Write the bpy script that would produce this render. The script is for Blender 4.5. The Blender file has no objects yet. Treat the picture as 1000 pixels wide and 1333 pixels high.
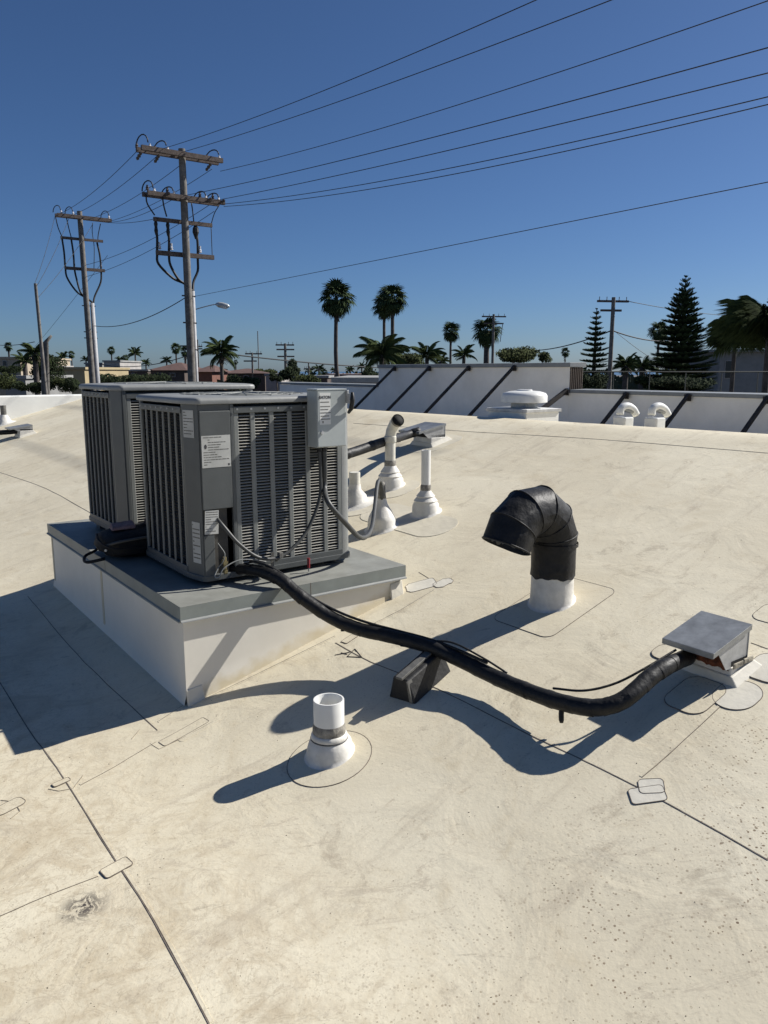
import bpy, math, random
from mathutils import Vector, Matrix
R = math.radians
random.seed(7)
scene = bpy.context.scene
C = scene.collection

# ------------------------------------------------------------------ camera, sky, sun, exposure
F, CX, CY, YH = 1000.0, 500.0, 666.5, 483.0
PITCH = math.atan((CY - YH) / F)
CZ = 0.95
cam_d = bpy.data.cameras.new('camera')
cam = bpy.data.objects.new('camera', cam_d); C.objects.link(cam)
cam.location = (0, 0, CZ)
cam.rotation_euler = (math.pi / 2 - PITCH, 0, 0)
cam_d.sensor_fit = 'VERTICAL'; cam_d.sensor_height = 36.0; cam_d.lens = 36.0 * F / 1333.0
cam_d.clip_start = 0.05; cam_d.clip_end = 9000
scene.camera = cam

SUN_EL, SUN_AZ = R(38.3), R(67.0)      # azimuth clockwise from +Y
world = bpy.data.worlds.new('World'); scene.world = world
world.use_nodes = True
wn = world.node_tree
bg = wn.nodes['Background']
sky = wn.nodes.new('ShaderNodeTexSky'); sky.sky_type = 'NISHITA'; sky.sun_disc = False
sky.sun_elevation = SUN_EL; sky.sun_rotation = SUN_AZ
sky.altitude = 2000; sky.air_density = 1.0; sky.dust_density = 3.0; sky.ozone_density = 10.0
wn.links.new(sky.outputs[0], bg.inputs[0]); bg.inputs[1].default_value = 0.05
sun_d = bpy.data.lights.new('sun', 'SUN'); sun_d.energy = 4.6; sun_d.angle = R(0.5); sun_d.color = (1, .965, .905)
sun = bpy.data.objects.new('sun', sun_d); C.objects.link(sun)
sdir = Vector((math.cos(SUN_EL) * math.sin(SUN_AZ), math.cos(SUN_EL) * math.cos(SUN_AZ), math.sin(SUN_EL)))
sun.rotation_euler = sdir.to_track_quat('Z', 'Y').to_euler()
sun.location = (20, 8, 20)
vs = scene.view_settings
vs.view_transform = 'Standard'; vs.look = 'None'; vs.gamma = 1; vs.use_curve_mapping = False
vs.exposure = 0.60

# ------------------------------------------------------------------ measuring helpers
CAM = Vector((0, 0, CZ))
def ray(px, py):
    u = (px - CX) / F; v = (CY - py) / F
    return Vector((u, math.cos(PITCH) + v * math.sin(PITCH), -math.sin(PITCH) + v * math.cos(PITCH)))
def at(px, py, Y):
    d = ray(px, py); return CAM + d * (Y / d.y)
def onz(px, py, z):
    d = ray(px, py); return CAM + d * ((z - CZ) / d.z)
def onplane(px, py, P0, n):
    d = ray(px, py); return CAM + d * ((P0 - CAM).dot(n) / d.dot(n))
GX, GY = .7633, .6461                       # uphill direction of the roof
RIDGE = 5.15
def sp(x): return x if x > 40 else (0 if x < -40 else math.log1p(math.exp(x)))
def rz(x, y):
    w = GX * x + GY * y
    k, a, b, s = 1.2, .2633, .08, .12
    z = -.7915 + a * k + b * (w - k) + (a - b) * s * sp((w - k) / s)
    z -= (a + .22) * .05 * sp((w - RIDGE) / .05)           # far slope beyond the ridge
    z += .22 * .3 * sp((w - 9.0) / .3)                     # and the flat behind it
    return z
def rp(px, py, lift=0.0):
    d = ray(px, py); t = .5; st = .02
    for i in range(3000):
        P = CAM + d * t
        if P.z <= rz(P.x, P.y):
            a, b = t - st, t
            for k in range(14):
                m = (a + b) / 2; P = CAM + d * m
                if P.z <= rz(P.x, P.y): b = m
                else: a = m
            P = CAM + d * b
            return Vector((P.x, P.y, rz(P.x, P.y) + lift))
        t += st; st *= 1.004
    return CAM + d * t
def rn(x, y):
    e = .02
    return Vector((-(rz(x + e, y) - rz(x - e, y)) / (2 * e), -(rz(x, y + e) - rz(x, y - e)) / (2 * e), 1)).normalized()

CURB = onz(234.3, 790.8, 0.0)                # near corner of the curb cap, z = 0
A_ = R(36.5)
U = Vector((math.cos(A_), math.sin(A_), 0)); V = Vector((-math.sin(A_), math.cos(A_), 0))
CURB_M = Matrix.Translation(CURB) @ Matrix.Rotation(A_, 4, 'Z')

# ------------------------------------------------------------------ mesh builder
class MB:
    def __init__(s, M=None): s.v = []; s.f = []; s.M = M or Matrix.Identity(4)
    def add(s, vs, fs):
        o = len(s.v); s.v += [s.M @ Vector(p) for p in vs]; s.f += [[o + i for i in f] for f in fs]
        return s
    def box(s, a, b, M=None):
        (x0, y0, z0), (x1, y1, z1) = a, b
        vs = [(x0,y0,z0),(x1,y0,z0),(x1,y1,z0),(x0,y1,z0),(x0,y0,z1),(x1,y0,z1),(x1,y1,z1),(x0,y1,z1)]
        if M is not None: vs = [M @ Vector(p) for p in vs]
        return s.add(vs, [(3,2,1,0),(4,5,6,7),(0,1,5,4),(1,2,6,5),(2,3,7,6),(3,0,4,7)])
    def hexa(s, vs):                          # 8 corners, bottom ring then top ring
        return s.add(vs, [(3,2,1,0),(4,5,6,7),(0,1,5,4),(1,2,6,5),(2,3,7,6),(3,0,4,7)])
    def prism(s, poly, z0, z1):
        n = len(poly)
        vs = [(p[0], p[1], z0) for p in poly] + [(p[0], p[1], z1) for p in poly]
        return s.add(vs, [list(range(n))[::-1], list(range(n, 2*n))] + [(i, (i+1) % n, n + (i+1) % n, n + i) for i in range(n)])
    def tube(s, pts, r, n=8, caps=True, squash=1.0):
        pts = [Vector(p) for p in pts]; m = len(pts)
        rr = r if isinstance(r, (list, tuple)) else [r] * m
        ref = None; vs = []; fs = []
        for i, p in enumerate(pts):
            d = (pts[min(i+1, m-1)] - pts[max(i-1, 0)]).normalized()
            if ref is None:
                ref = Vector((0, 0, 1)) if abs(d.z) < .9 else Vector((1, 0, 0))
            a = (ref - d * ref.dot(d)).normalized(); b = d.cross(a); ref = a
            for k in range(n):
                t = 2 * math.pi * k / n
                vs.append(p + a * (rr[i] * math.cos(t)) + b * (rr[i] * squash * math.sin(t)))
        for i in range(m - 1):
            for k in range(n):
                k2 = (k + 1) % n
                fs.append((i*n + k, i*n + k2, (i+1)*n + k2, (i+1)*n + k))
        if caps: fs.append(list(range(n))[::-1]); fs.append([(m-1)*n + k for k in range(n)])
        return s.add(vs, fs)
    def lathe(s, prof, c=(0, 0, 0), n=32, caps=True, ax=None):
        c = Vector(c); vs = []; fs = []; m = len(prof)
        for r, z in prof:
            for k in range(n):
                t = 2 * math.pi * k / n; vs.append(c + Vector((r * math.cos(t), r * math.sin(t), z)))
        for i in range(m - 1):
            for k in range(n):
                k2 = (k + 1) % n; fs.append((i*n + k, i*n + k2, (i+1)*n + k2, (i+1)*n + k))
        if caps: fs.append(list(range(n))[::-1]); fs.append([(m-1)*n + k for k in range(n)])
        return s.add(vs, fs)
    def quad(s, *p): return s.add(p, [tuple(range(len(p)))])
    def build(s, name, mat, parent=None, smooth=False, bevel=0, origin=None, seg=2, auto=None):
        me = bpy.data.meshes.new(name)
        if parent is not None: inv = RM[parent.name].inverted()
        elif origin is not None: inv = Matrix.Translation(origin).inverted()
        else: inv = Matrix.Identity(4)
        me.from_pydata([tuple(inv @ p) for p in s.v], [], s.f)
        me.validate()
        o = bpy.data.objects.new(name, me); C.objects.link(o)
        me.materials.append(M[mat] if isinstance(mat, str) else mat)
        if parent is not None: o.parent = parent; RM[o.name] = RM[parent.name]
        else:
            if origin is not None: o.location = origin
            RM[o.name] = Matrix.Translation(origin) if origin is not None else Matrix.Identity(4)
        if smooth:
            for p in me.polygons: p.use_smooth = True
            if auto:
                import bmesh
                bm = bmesh.new(); bm.from_mesh(me)
                for e in bm.edges:
                    if len(e.link_faces) == 2 and e.calc_face_angle(0) > R(auto): e.smooth = False
                bm.to_mesh(me); bm.free()
        if bevel:
            b = o.modifiers.new('bevel', 'BEVEL'); b.width = bevel; b.segments = seg; b.limit_method = 'ANGLE'; b.angle_limit = R(40)
        return o
RM = {}
def tag(o, label=None, cat=None, group=None, kind=None):
    if label: o['label'] = label
    if cat: o['category'] = cat
    if group: o['group'] = group
    if kind: o['kind'] = kind
    return o
def thing(name, label, cat, loc=(0, 0, 0), rz_=0.0, group=None):
    o = bpy.data.objects.new(name, None); C.objects.link(o); o.empty_display_size = .1
    o.location = loc; o.rotation_euler = (0, 0, rz_)
    RM[o.name] = Matrix.Translation(Vector(loc)) @ Matrix.Rotation(rz_, 4, 'Z')
    return tag(o, label, cat, group)
def inst(me_obj_or_mesh, name, mat4, parent):           # a part that shares its mesh
    me = me_obj_or_mesh
    o = bpy.data.objects.new(name, me); C.objects.link(o); o.parent = parent
    o.matrix_local = mat4
    return o
def copy_tree(o, parent=None, skip=()):
    c = o.copy(); C.objects.link(c); c.parent = parent
    for ch in list(o.children):
        if ch.name.split('.')[0] in skip: continue
        copy_tree(ch, c, skip)
    return c
def spline(pts, n=6):
    P = [Vector(p) for p in pts]; P = [P[0] * 2 - P[1]] + P + [P[-1] * 2 - P[-2]]; out = []
    for i in range(1, len(P) - 2):
        for k in range(n):
            t = k / n; a, b, c, d = P[i-1], P[i], P[i+1], P[i+2]
            out.append(.5 * ((2*b) + (c - a) * t + (2*a - 5*b + 4*c - d) * t*t + (3*b - a - 3*c + d) * t**3))
    out.append(P[-2]); return out

# ------------------------------------------------------------------ materials
M = {}
def mat(name, col, rough=.6, metal=0, var=.12, scale=8.0, bump=.0, bscale=60.0, col2=None, spec=.5, trans=0):
    m = bpy.data.materials.new(name); m.use_nodes = True; nt = m.node_tree; N = nt.nodes; L = nt.links
    p = N['Principled BSDF']; p.inputs['Roughness'].default_value = rough; p.inputs['Metallic'].default_value = metal
    p.inputs['Specular IOR Level'].default_value = spec
    tc = N.new('ShaderNodeTexCoord'); nz = N.new('ShaderNodeTexNoise')
    nz.inputs['Scale'].default_value = scale; nz.inputs['Detail'].default_value = 6; nz.inputs['Roughness'].default_value = .65
    L.new(tc.outputs['Object'], nz.inputs['Vector'])
    cr = N.new('ShaderNodeValToRGB'); cr.color_ramp.elements[0].position = .32; cr.color_ramp.elements[1].position = .68
    c2 = col2 or tuple(c * (1 - var * 2) for c in col)
    cr.color_ramp.elements[0].color = (*c2, 1); cr.color_ramp.elements[1].color = (*[min(1, c * (1 + var * .5)) for c in col], 1)
    L.new(nz.outputs['Fac'], cr.inputs[0]); L.new(cr.outputs[0], p.inputs['Base Color'])
    if bump:
        n2 = N.new('ShaderNodeTexNoise'); n2.inputs['Scale'].default_value = bscale; n2.inputs['Detail'].default_value = 5
        L.new(tc.outputs['Object'], n2.inputs['Vector'])
        b = N.new('ShaderNodeBump'); b.inputs['Strength'].default_value = bump; b.inputs['Distance'].default_value = .01
        L.new(n2.outputs['Fac'], b.inputs['Height']); L.new(b.outputs[0], p.inputs['Normal'])
    M[name] = m
    return m
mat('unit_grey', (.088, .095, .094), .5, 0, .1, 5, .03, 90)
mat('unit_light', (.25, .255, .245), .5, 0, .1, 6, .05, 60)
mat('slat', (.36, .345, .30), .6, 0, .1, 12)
mat('slat_shaded', (.035, .035, .033), .6, 0, .1, 12)  # same slats, with the shade of the left face painted into the colour
mat('rib', (.21, .218, .205), .5, 0, .1, 9)
mat('coil', (.012, .012, .012), .8)
mat('recess', (.075, .07, .06), .7, 0, .25, 7, .1, 40)
mat('label_paper', (.50, .50, .47), .6)
mat('white_paper', (.72, .72, .68), .5, 0, .05)
mat('ink', (.05, .05, .055), .6)
mat('box_grey', (.42, .45, .435), .45, 0, .08, 6, .04, 40)
mat('cap_metal', (.27, .275, .25), .55, .0, .16, 4, .05, 14, col2=(.17, .17, .15))
mat('fascia', (.235, .255, .235), .55, 0, .1, 5, .03, 20)
mat('galv', (.33, .34, .34), .45, .55, .16, 16, .04, 50)
mat('galv_light', (.5, .5, .49), .5, .2, .15, 14, .04, 50)
mat('pvc', (.74, .735, .70), .4, 0, .04, 9)
mat('pvc_old', (.66, .64, .56), .5, 0, .1, 18, .06, 60)
mat('boot', (.70, .675, .615), .6, 0, .12, 14, .35, 22)
mat('tape_dirt', (.30, .28, .24), .8, 0, .3, 40, .3, 80, col2=(.10, .095, .085))
mat('rubber_black', (.009, .009, .010), .62, 0, .3, 30, .5, 25, col2=(.006, .006, .006))
mat('tape_black', (.012, .012, .013), .55, 0, .3, 22, 1.0, 13, col2=(.004, .004, .004), spec=.35)
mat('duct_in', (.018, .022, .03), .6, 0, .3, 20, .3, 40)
mat('lead', (.17, .165, .15), .6, .3, .2, 22, .15, 60)
mat('conduit', (.055, .057, .055), .5, 0, .15, 30)
mat('rust', (.16, .045, .015), .9, 0, .4, 30, .8, 40, col2=(.05, .02, .012))
mat('mortar', (.40, .36, .28), .9, 0, .3, 25, .8, 35)
mat('brass', (.30, .25, .13), .4, .6)
mat('red_handle', (.25, .012, .02), .45)
mat('bag_black', (.008, .008, .009), .8, 0, .3, 30, .5, 60)
mat('strap_grey', (.09, .088, .08), .8)
mat('pink_cloth', (.26, .17, .17), .9, 0, .25, 40, .5, 40)
mat('maroon', (.045, .018, .018), .9)
mat('wood_pole', (.175, .165, .152), .85, 0, .3, 5, .4, 30, col2=(.10, .088, .075))
mat('wood_arm', (.145, .115, .10), .85, 0, .3, 8, .3, 30, col2=(.07, .05, .04))
mat('cable', (.012, .012, .014), .6)
mat('insul', (.09, .075, .07), .3)
mat('insul_w', (.7, .7, .72), .25)
mat('riser', (.36, .36, .37), .6)
mat('lamp_metal', (.5, .52, .52), .4, .3)
mat('stucco_white', (.85, .82, .77), .9, 0, .06, 1.5, .15, 30)
mat('coping', (.22, .235, .245), .6, 0, .1, 3)
mat('brace', (.035, .028, .024), .7, 0, .3, 8)
mat('brown_siding', (.085, .062, .048), .8, 0, .2, 6)
mat('para_white', (.78, .78, .74), .7, 0, .05, 2)
mat('vent_white', (.72, .72, .69), .5, 0, .08, 10)
mat('hole_dark', (.01, .01, .01), .9)
mat('trunk', (.14, .115, .09), .95, 0, .3, 5, .5, 30)
mat('palm_trunk', (.10, .085, .075), .95, 0, .3, 3, .5, 30)
mat('palm_leaf', (.062, .088, .036), .9, 0, .35, 3, col2=(.016, .026, .012), spec=.08)
mat('palm_feather', (.075, .10, .038), .9, 0, .35, 2, col2=(.018, .03, .012), spec=.08)
mat('palm_dead', (.11, .085, .055), .9, 0, .3, 3)
mat('pine_leaf', (.038, .058, .028), .9, 0, .35, 3, col2=(.010, .018, .010), spec=.08)
mat('bush_leaf', (.085, .10, .04), .9, 0, .4, 1.5, col2=(.022, .03, .014), spec=.08)
mat('bush_dark', (.045, .06, .03), .9, 0, .4, 1.5, col2=(.012, .018, .01), spec=.08)
mat('far_leaf', (.05, .062, .045), .9, 0, .3, .3, col2=(.03, .04, .03), spec=.08)
mat('ground', (.13, .125, .11), .95, 0, .3, .05)
mat('sea', (.06, .11, .17), .25, 0, .1, .02)
mat('tan_wall', (.42, .35, .26), .9, 0, .08, 1)
mat('ochre_wall', (.36, .29, .17), .9, 0, .08, 1)
mat('grey_wall', (.24, .24, .235), .9, 0, .1, 1)
mat('pale_wall', (.38, .36, .34), .9, 0, .1, 1)
mat('pink_wall', (.36, .26, .22), .9, 0, .1, 1)
mat('brown_wall', (.09, .068, .058), .9, 0, .1, 1)
mat('orange_wall', (.17, .075, .052), .9, 0, .1, 1)
mat('red_roof', (.105, .056, .045), .9, 0, .25, 2)
mat('grey_roof', (.30, .30, .29), .9, 0, .15, .6)
mat('glass_dark', (.02, .025, .03), .15)
mat('railing', (.03, .035, .035), .6)

# curb wall: white membrane, stained yellow towards an uneven line along its foot
def curb_wall_mat():
    m = mat('curb_white', (.76, .72, .63), .55, 0, .04, 3, .10, 9)
    nt = m.node_tree; N = nt.nodes; L = nt.links; p = N['Principled BSDF']
    src = p.inputs['Base Color'].links[0].from_socket
    at_ = N.new('ShaderNodeAttribute'); at_.attribute_name = 'foot'
    nz = N.new('ShaderNodeTexNoise'); nz.inputs['Scale'].default_value = 14; nz.inputs['Detail'].default_value = 6
    tc = N.new('ShaderNodeTexCoord'); L.new(tc.outputs['Object'], nz.inputs['Vector'])
    ad = N.new('ShaderNodeMath'); ad.operation = 'MULTIPLY_ADD'; ad.inputs[1].default_value = .10
    L.new(nz.outputs['Fac'], ad.inputs[0]); L.new(at_.outputs['Fac'], ad.inputs[2])
    mr = N.new('ShaderNodeMapRange'); mr.inputs[1].default_value = .112; mr.inputs[2].default_value = .062
    L.new(ad.outputs[0], mr.inputs[0])
    mx = N.new('ShaderNodeMix'); mx.data_type = 'RGBA'
    L.new(mr.outputs[0], mx.inputs[0]); L.new(src, mx.inputs[6]); mx.inputs[7].default_value = (.60, .52, .36, 1)
    L.new(mx.outputs[2], p.inputs['Base Color'])
curb_wall_mat()

mat('crease', (.34, .29, .215), .9, 0, .2, 40)
mat('scrap', (.14, .105, .07), .9, 0, .4, 40)
mat('stub', (.16, .15, .135), .9, 0, .3, 4)
def roof_mat():
    m = bpy.data.materials.new('roof_membrane'); m.use_nodes = True; M['roof_membrane'] = m
    nt = m.node_tree; N = nt.nodes; L = nt.links; p = N['Principled BSDF']
    p.inputs['Roughness'].default_value = .72; p.inputs['Specular IOR Level'].default_value = .3
    tc = N.new('ShaderNodeTexCoord')
    def noise(scale, detail=6, rough=.6, dist=0, vec=None):
        n = N.new('ShaderNodeTexNoise'); n.inputs['Scale'].default_value = scale; n.inputs['Detail'].default_value = detail
        n.inputs['Roughness'].default_value = rough; n.inputs['Distortion'].default_value = dist
        L.new(vec or tc.outputs['Object'], n.inputs['Vector']); return n.outputs['Fac']
    def ramp(fac, p0, p1, c0=0, c1=1):
        r = N.new('ShaderNodeMapRange'); r.inputs[1].default_value = p0; r.inputs[2].default_value = p1
        r.inputs[3].default_value = c0; r.inputs[4].default_value = c1; r.interpolation_type = 'SMOOTHSTEP'
        L.new(fac, r.inputs[0]); return r.outputs[0]
    def mul(a, b):
        x = N.new('ShaderNodeMath'); x.operation = 'MULTIPLY'; L.new(a, x.inputs[0])
        if isinstance(b, float): x.inputs[1].default_value = b
        else: L.new(b, x.inputs[1])
        return x.outputs[0]
    def mixc(fac, a, b):
        x = N.new('ShaderNodeMix'); x.data_type = 'RGBA'; L.new(fac, x.inputs[0])
        if isinstance(a, tuple): x.inputs[6].default_value = (*a, 1)
        else: L.new(a, x.inputs[6])
        if isinstance(b, tuple): x.inputs[7].default_value = (*b, 1)
        else: L.new(b, x.inputs[7])
        return x.outputs[2]
    mp = N.new('ShaderNodeMapping'); mp.inputs['Rotation'].default_value = (0, 0, -R(40.2)); L.new(tc.outputs['Object'], mp.inputs[0])
    mp2 = N.new('ShaderNodeMapping'); mp2.inputs['Scale'].default_value = (.35, 2.2, 1); L.new(mp.outputs[0], mp2.inputs[0])
    # broad mottling, yellowed patches
    col = mixc(ramp(noise(1.1, 5, .55, .4), .38, .66), (.625, .560, .418), (.700, .638, .488))
    col = mixc(mul(ramp(noise(2.6, 8, .7, 1.2), .50, .72), .55), col, (.52, .44, .30))
    # stained drainage zone near the low, flat side of the roof
    sx = N.new('ShaderNodeSeparateXYZ'); L.new(mp.outputs[0], sx.inputs[0])
    low = ramp(sx.outputs['X'], 1.5, .6)
    st = ramp(noise(5.5, 9, .72, 2.0), .46, .64)
    col = mixc(mul(mul(st, low), .55), col, (.44, .36, .24))
    col = mixc(mul(mul(ramp(noise(1.9, 7, .7, 1.0), .52, .66), low), .5), col, (.42, .34, .23))
    col = mixc(mul(ramp(noise(14, 9, .8, .8), .56, .68), .5), col, (.38, .31, .22))
    curl = ramp(noise(7.0, 4, .5, 3.5), .485, .500)
    curl2 = ramp(noise(7.0, 4, .5, 3.5), .530, .505)
    col = mixc(mul(mul(mul(curl, curl2), low), .42), col, (.36, .30, .21))
    # water streaks down the slope
    col = mixc(mul(ramp(noise(3.5, 8, .75, .3, mp2.outputs[0]), .52, .70), .50), col, (.42, .36, .27))
    # fine grain
    col = mixc(mul(ramp(noise(160, 3, .7), .55, .75), .28), col, (.36, .31, .23))
    # dark specks, thick in patches only
    vo = N.new('ShaderNodeTexVoronoi'); vo.inputs['Scale'].default_value = 52; vo.inputs['Randomness'].default_value = 1
    L.new(tc.outputs['Object'], vo.inputs['Vector'])
    vr = N.new('ShaderNodeSeparateColor'); L.new(vo.outputs['Color'], vr.inputs[0])
    thr = ramp(vr.outputs[0], .30, 1.0, 0.0, .20)
    lt = N.new('ShaderNodeMath'); lt.operation = 'LESS_THAN'; L.new(vo.outputs['Distance'], lt.inputs[0]); L.new(thr, lt.inputs[1])
    east = ramp(sx.outputs['Y'], 1.35, .75)
    zone = mul(ramp(noise(1.3, 6, .7, .5), .40, .56), 1.0)
    mxz = N.new('ShaderNodeMath'); mxz.operation = 'MULTIPLY_ADD'; L.new(east, mxz.inputs[0]); mxz.inputs[1].default_value = .75; mxz.inputs[2].default_value = .22
    col = mixc(mul(mul(lt.outputs[0], zone), mxz.outputs[0]), col, (.17, .12, .075))
    vo2 = N.new('ShaderNodeTexVoronoi'); vo2.inputs['Scale'].default_value = 120; L.new(tc.outputs['Object'], vo2.inputs['Vector'])
    vr2 = N.new('ShaderNodeSeparateColor'); L.new(vo2.outputs['Color'], vr2.inputs[0])
    lt2 = N.new('ShaderNodeMath'); lt2.operation = 'LESS_THAN'; L.new(vo2.outputs['Distance'], lt2.inputs[0]); L.new(ramp(vr2.outputs[0], .55, 1.0, 0.0, .42), lt2.inputs[1])
    col = mixc(mul(mul(lt2.outputs[0], ramp(noise(2.3, 7, .75, .5), .40, .58)), mxz.outputs[0]), col, (.20, .14, .085))
    # dull smudges
    col = mixc(mul(ramp(noise(4.2, 10, .80, .5), .56, .66), .6), col, (.40, .345, .255))
    mp4 = N.new('ShaderNodeMapping'); mp4.inputs['Scale'].default_value = (1.0, 3.2, 1); mp4.inputs['Rotation'].default_value = (0, 0, R(-35)); L.new(tc.outputs['Object'], mp4.inputs[0])
    sm = mul(ramp(noise(3.0, 11, .82, 1.6, mp4.outputs[0]), .545, .60), ramp(noise(1.7, 3, .5), .42, .60))
    col = mixc(mul(mul(sm, ramp(sx.outputs['X'], 2.6, 1.2)), .55), col, (.43, .37, .28))
    # short dark scratches higher up the slope
    mp3 = N.new('ShaderNodeMapping'); mp3.inputs['Scale'].default_value = (3.0, 11, 1); mp3.inputs['Rotation'].default_value = (0, 0, R(22)); L.new(tc.outputs['Object'], mp3.inputs[0])
    col = mixc(mul(ramp(noise(1.6, 9, .80, .6, mp3.outputs[0]), .60, .70), .6), col, (.27, .23, .17))
    # the burnt smudge on the low side
    g = rp(108, 1180)
    sb = N.new('ShaderNodeVectorMath'); sb.operation = 'DISTANCE'; L.new(tc.outputs['Object'], sb.inputs[0]); sb.inputs[1].default_value = g
    near = ramp(sb.outputs['Value'], .085, .01)
    ns = ramp(noise(30, 7, .75, 1.0), .46, .53)
    col = mixc(mul(near, ns), col, (.07, .06, .055))
    L.new(col, p.inputs['Base Color'])
    # relief
    def bump(h, strength, dist, prev=None):
        b = N.new('ShaderNodeBump'); b.inputs['Strength'].default_value = strength; b.inputs['Distance'].default_value = dist
        L.new(h, b.inputs['Height'])
        if prev: L.new(prev, b.inputs['Normal'])
        return b.outputs[0]
    b1 = bump(noise(3.2, 5, .55, 1.0), .5, .012)
    b2 = bump(noise(11, 6, .6, 1.0), .20, .005, b1)
    b3 = bump(noise(90, 4, .6), .35, .002, b2)
    L.new(b3, p.inputs['Normal'])
roof_mat()
mat('membrane', (.66, .605, .475), .65, 0, .07, 5, .25, 20)
mat('membrane_white', (.69, .65, .55), .6, 0, .06, 6, .25, 22)
mat('sealant', (.19, .155, .125), .8, 0, .3, 30)
mat('marker', (.03, .025, .025), .8)

# ------------------------------------------------------------------ roof
def build_roof():
    mb = MB(); ws = []
    w = -7.0
    while w < 30:
        ws.append(w)
        w += .12 if -1 < w < 6 else (.5 if w < 12 else 3)
    ts = [-9 + .25 * i for i in range(0, 97)]
    ts = [t for t in ts if t <= 13.9] + [13.95]
    W = Vector((GX, GY, 0)); T = Vector((-GY, GX, 0))
    vs = []; fs = []
    for i, w in enumerate(ws):
        for t in ts:
            P = W * w + T * t; vs.append((P.x, P.y, rz(P.x, P.y)))
    n = len(ts)
    for i in range(len(ws) - 1):
        for j in range(n - 1):
            fs.append((i*n + j, (i+1)*n + j, (i+1)*n + j + 1, i*n + j + 1))
    mb.add(vs, fs)
    o = mb.build('roof', 'roof_membrane', smooth=True); tag(o, kind='structure')
    return o
roof = build_roof()

def drape(pts, width, h, side=0.0, step=.06):
    """a flat strip laid along a polyline on the roof"""
    P = []
    for a, b in zip(pts[:-1], pts[1:]):
        n = max(1, int((b - a).length / step))
        for k in range(n): P.append(a.lerp(b, k / n))
    P.append(pts[-1])
    mb = MB(); vs = []; fs = []; m = len(P)
    for i, p in enumerate(P):
        d = (P[min(i+1, m-1)] - P[max(i-1, 0)]); d.z = 0; d.normalize(); s = Vector((-d.y, d.x, 0))
        for o, zz in ((side - width/2, -.004), (side - width/2, h), (side + width/2, h), (side + width/2, -.004)):
            q = p + s * o; vs.append((q.x, q.y, rz(q.x, q.y) + zz))
    for i in range(m - 1):
        for k in range(3): fs.append((i*4 + k, i*4 + k + 1, (i+1)*4 + k + 1, (i+1)*4 + k))
    fs.append((0, 1, 2, 3)); fs.append(((m-1)*4 + 3, (m-1)*4 + 2, (m-1)*4 + 1, (m-1)*4))
    return mb.add(vs, fs)
def px_line(pts): return [rp(*p) for p in pts]
def wob(pts, amp=.0025):
    out = []
    for a, b in zip(pts[:-1], pts[1:]):
        n = max(1, int((b - a).length / .11))
        for k in range(n):
            q = a.lerp(b, k / n); out.append(q + Vector((random.uniform(-amp, amp), random.uniform(-amp, amp), 0)))
    out.append(pts[-1]); return out
def seam(pts, lap=.045, lw=.0045, side=1):
    lap = .009; pts = [tuple(q)[:2] for q in spline([(a, b, 0) for a, b in pts], 3)]
    P = px_line(pts)
    s = drape(P, lap, .0012, side=side * (lap / 2 + lw / 2)).build('lap_strip', 'roof_membrane', roof)
    l = drape(wob(P, .0015), lw * .72, .0014).build('seam_line', 'sealant', s)
    return s
SEAMS = [
    ([(0, 888), (38, 950), (65, 987), (95, 1032), (150, 1120), (200, 1198), (272, 1333)], .045, .0045, 1),
    ([(437, 837), (483, 862), (570, 897), (690, 957), (830, 1025), (1000, 1120)], .045, .0042, 1),
    ([(36, 776), (110, 862), (205, 951)], .04, .004, 1),
    ([(0, 1193), (60, 1167), (128, 1141)], .03, .003, 1),
    ([(105, 1022), (150, 998), (203, 966)], .03, .0028, 1),
    ([(565, 768), (520, 795), (488, 811)], .03, .003, 1),
    ([(0, 615), (60, 636), (118, 668)], .05, .005, 1),
    ([(460, 551), (612, 562), (780, 572), (1000, 590)], .05, .006, 1),
    ([(836, 1012), (890, 965), (945, 913)], .03, .003, 1),
    ([(978, 837), (1000, 845)], .03, .003, 1),
    ([(245, 914), (205, 940)], .03, .003, 1),
    ([(262, 912), (330, 880), (436, 828)], .03, .003, -1),
    ([(545, 745), (565, 757), (575, 762)], .03, .003, 1),
]
for s_ in SEAMS: seam(*s_)

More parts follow.
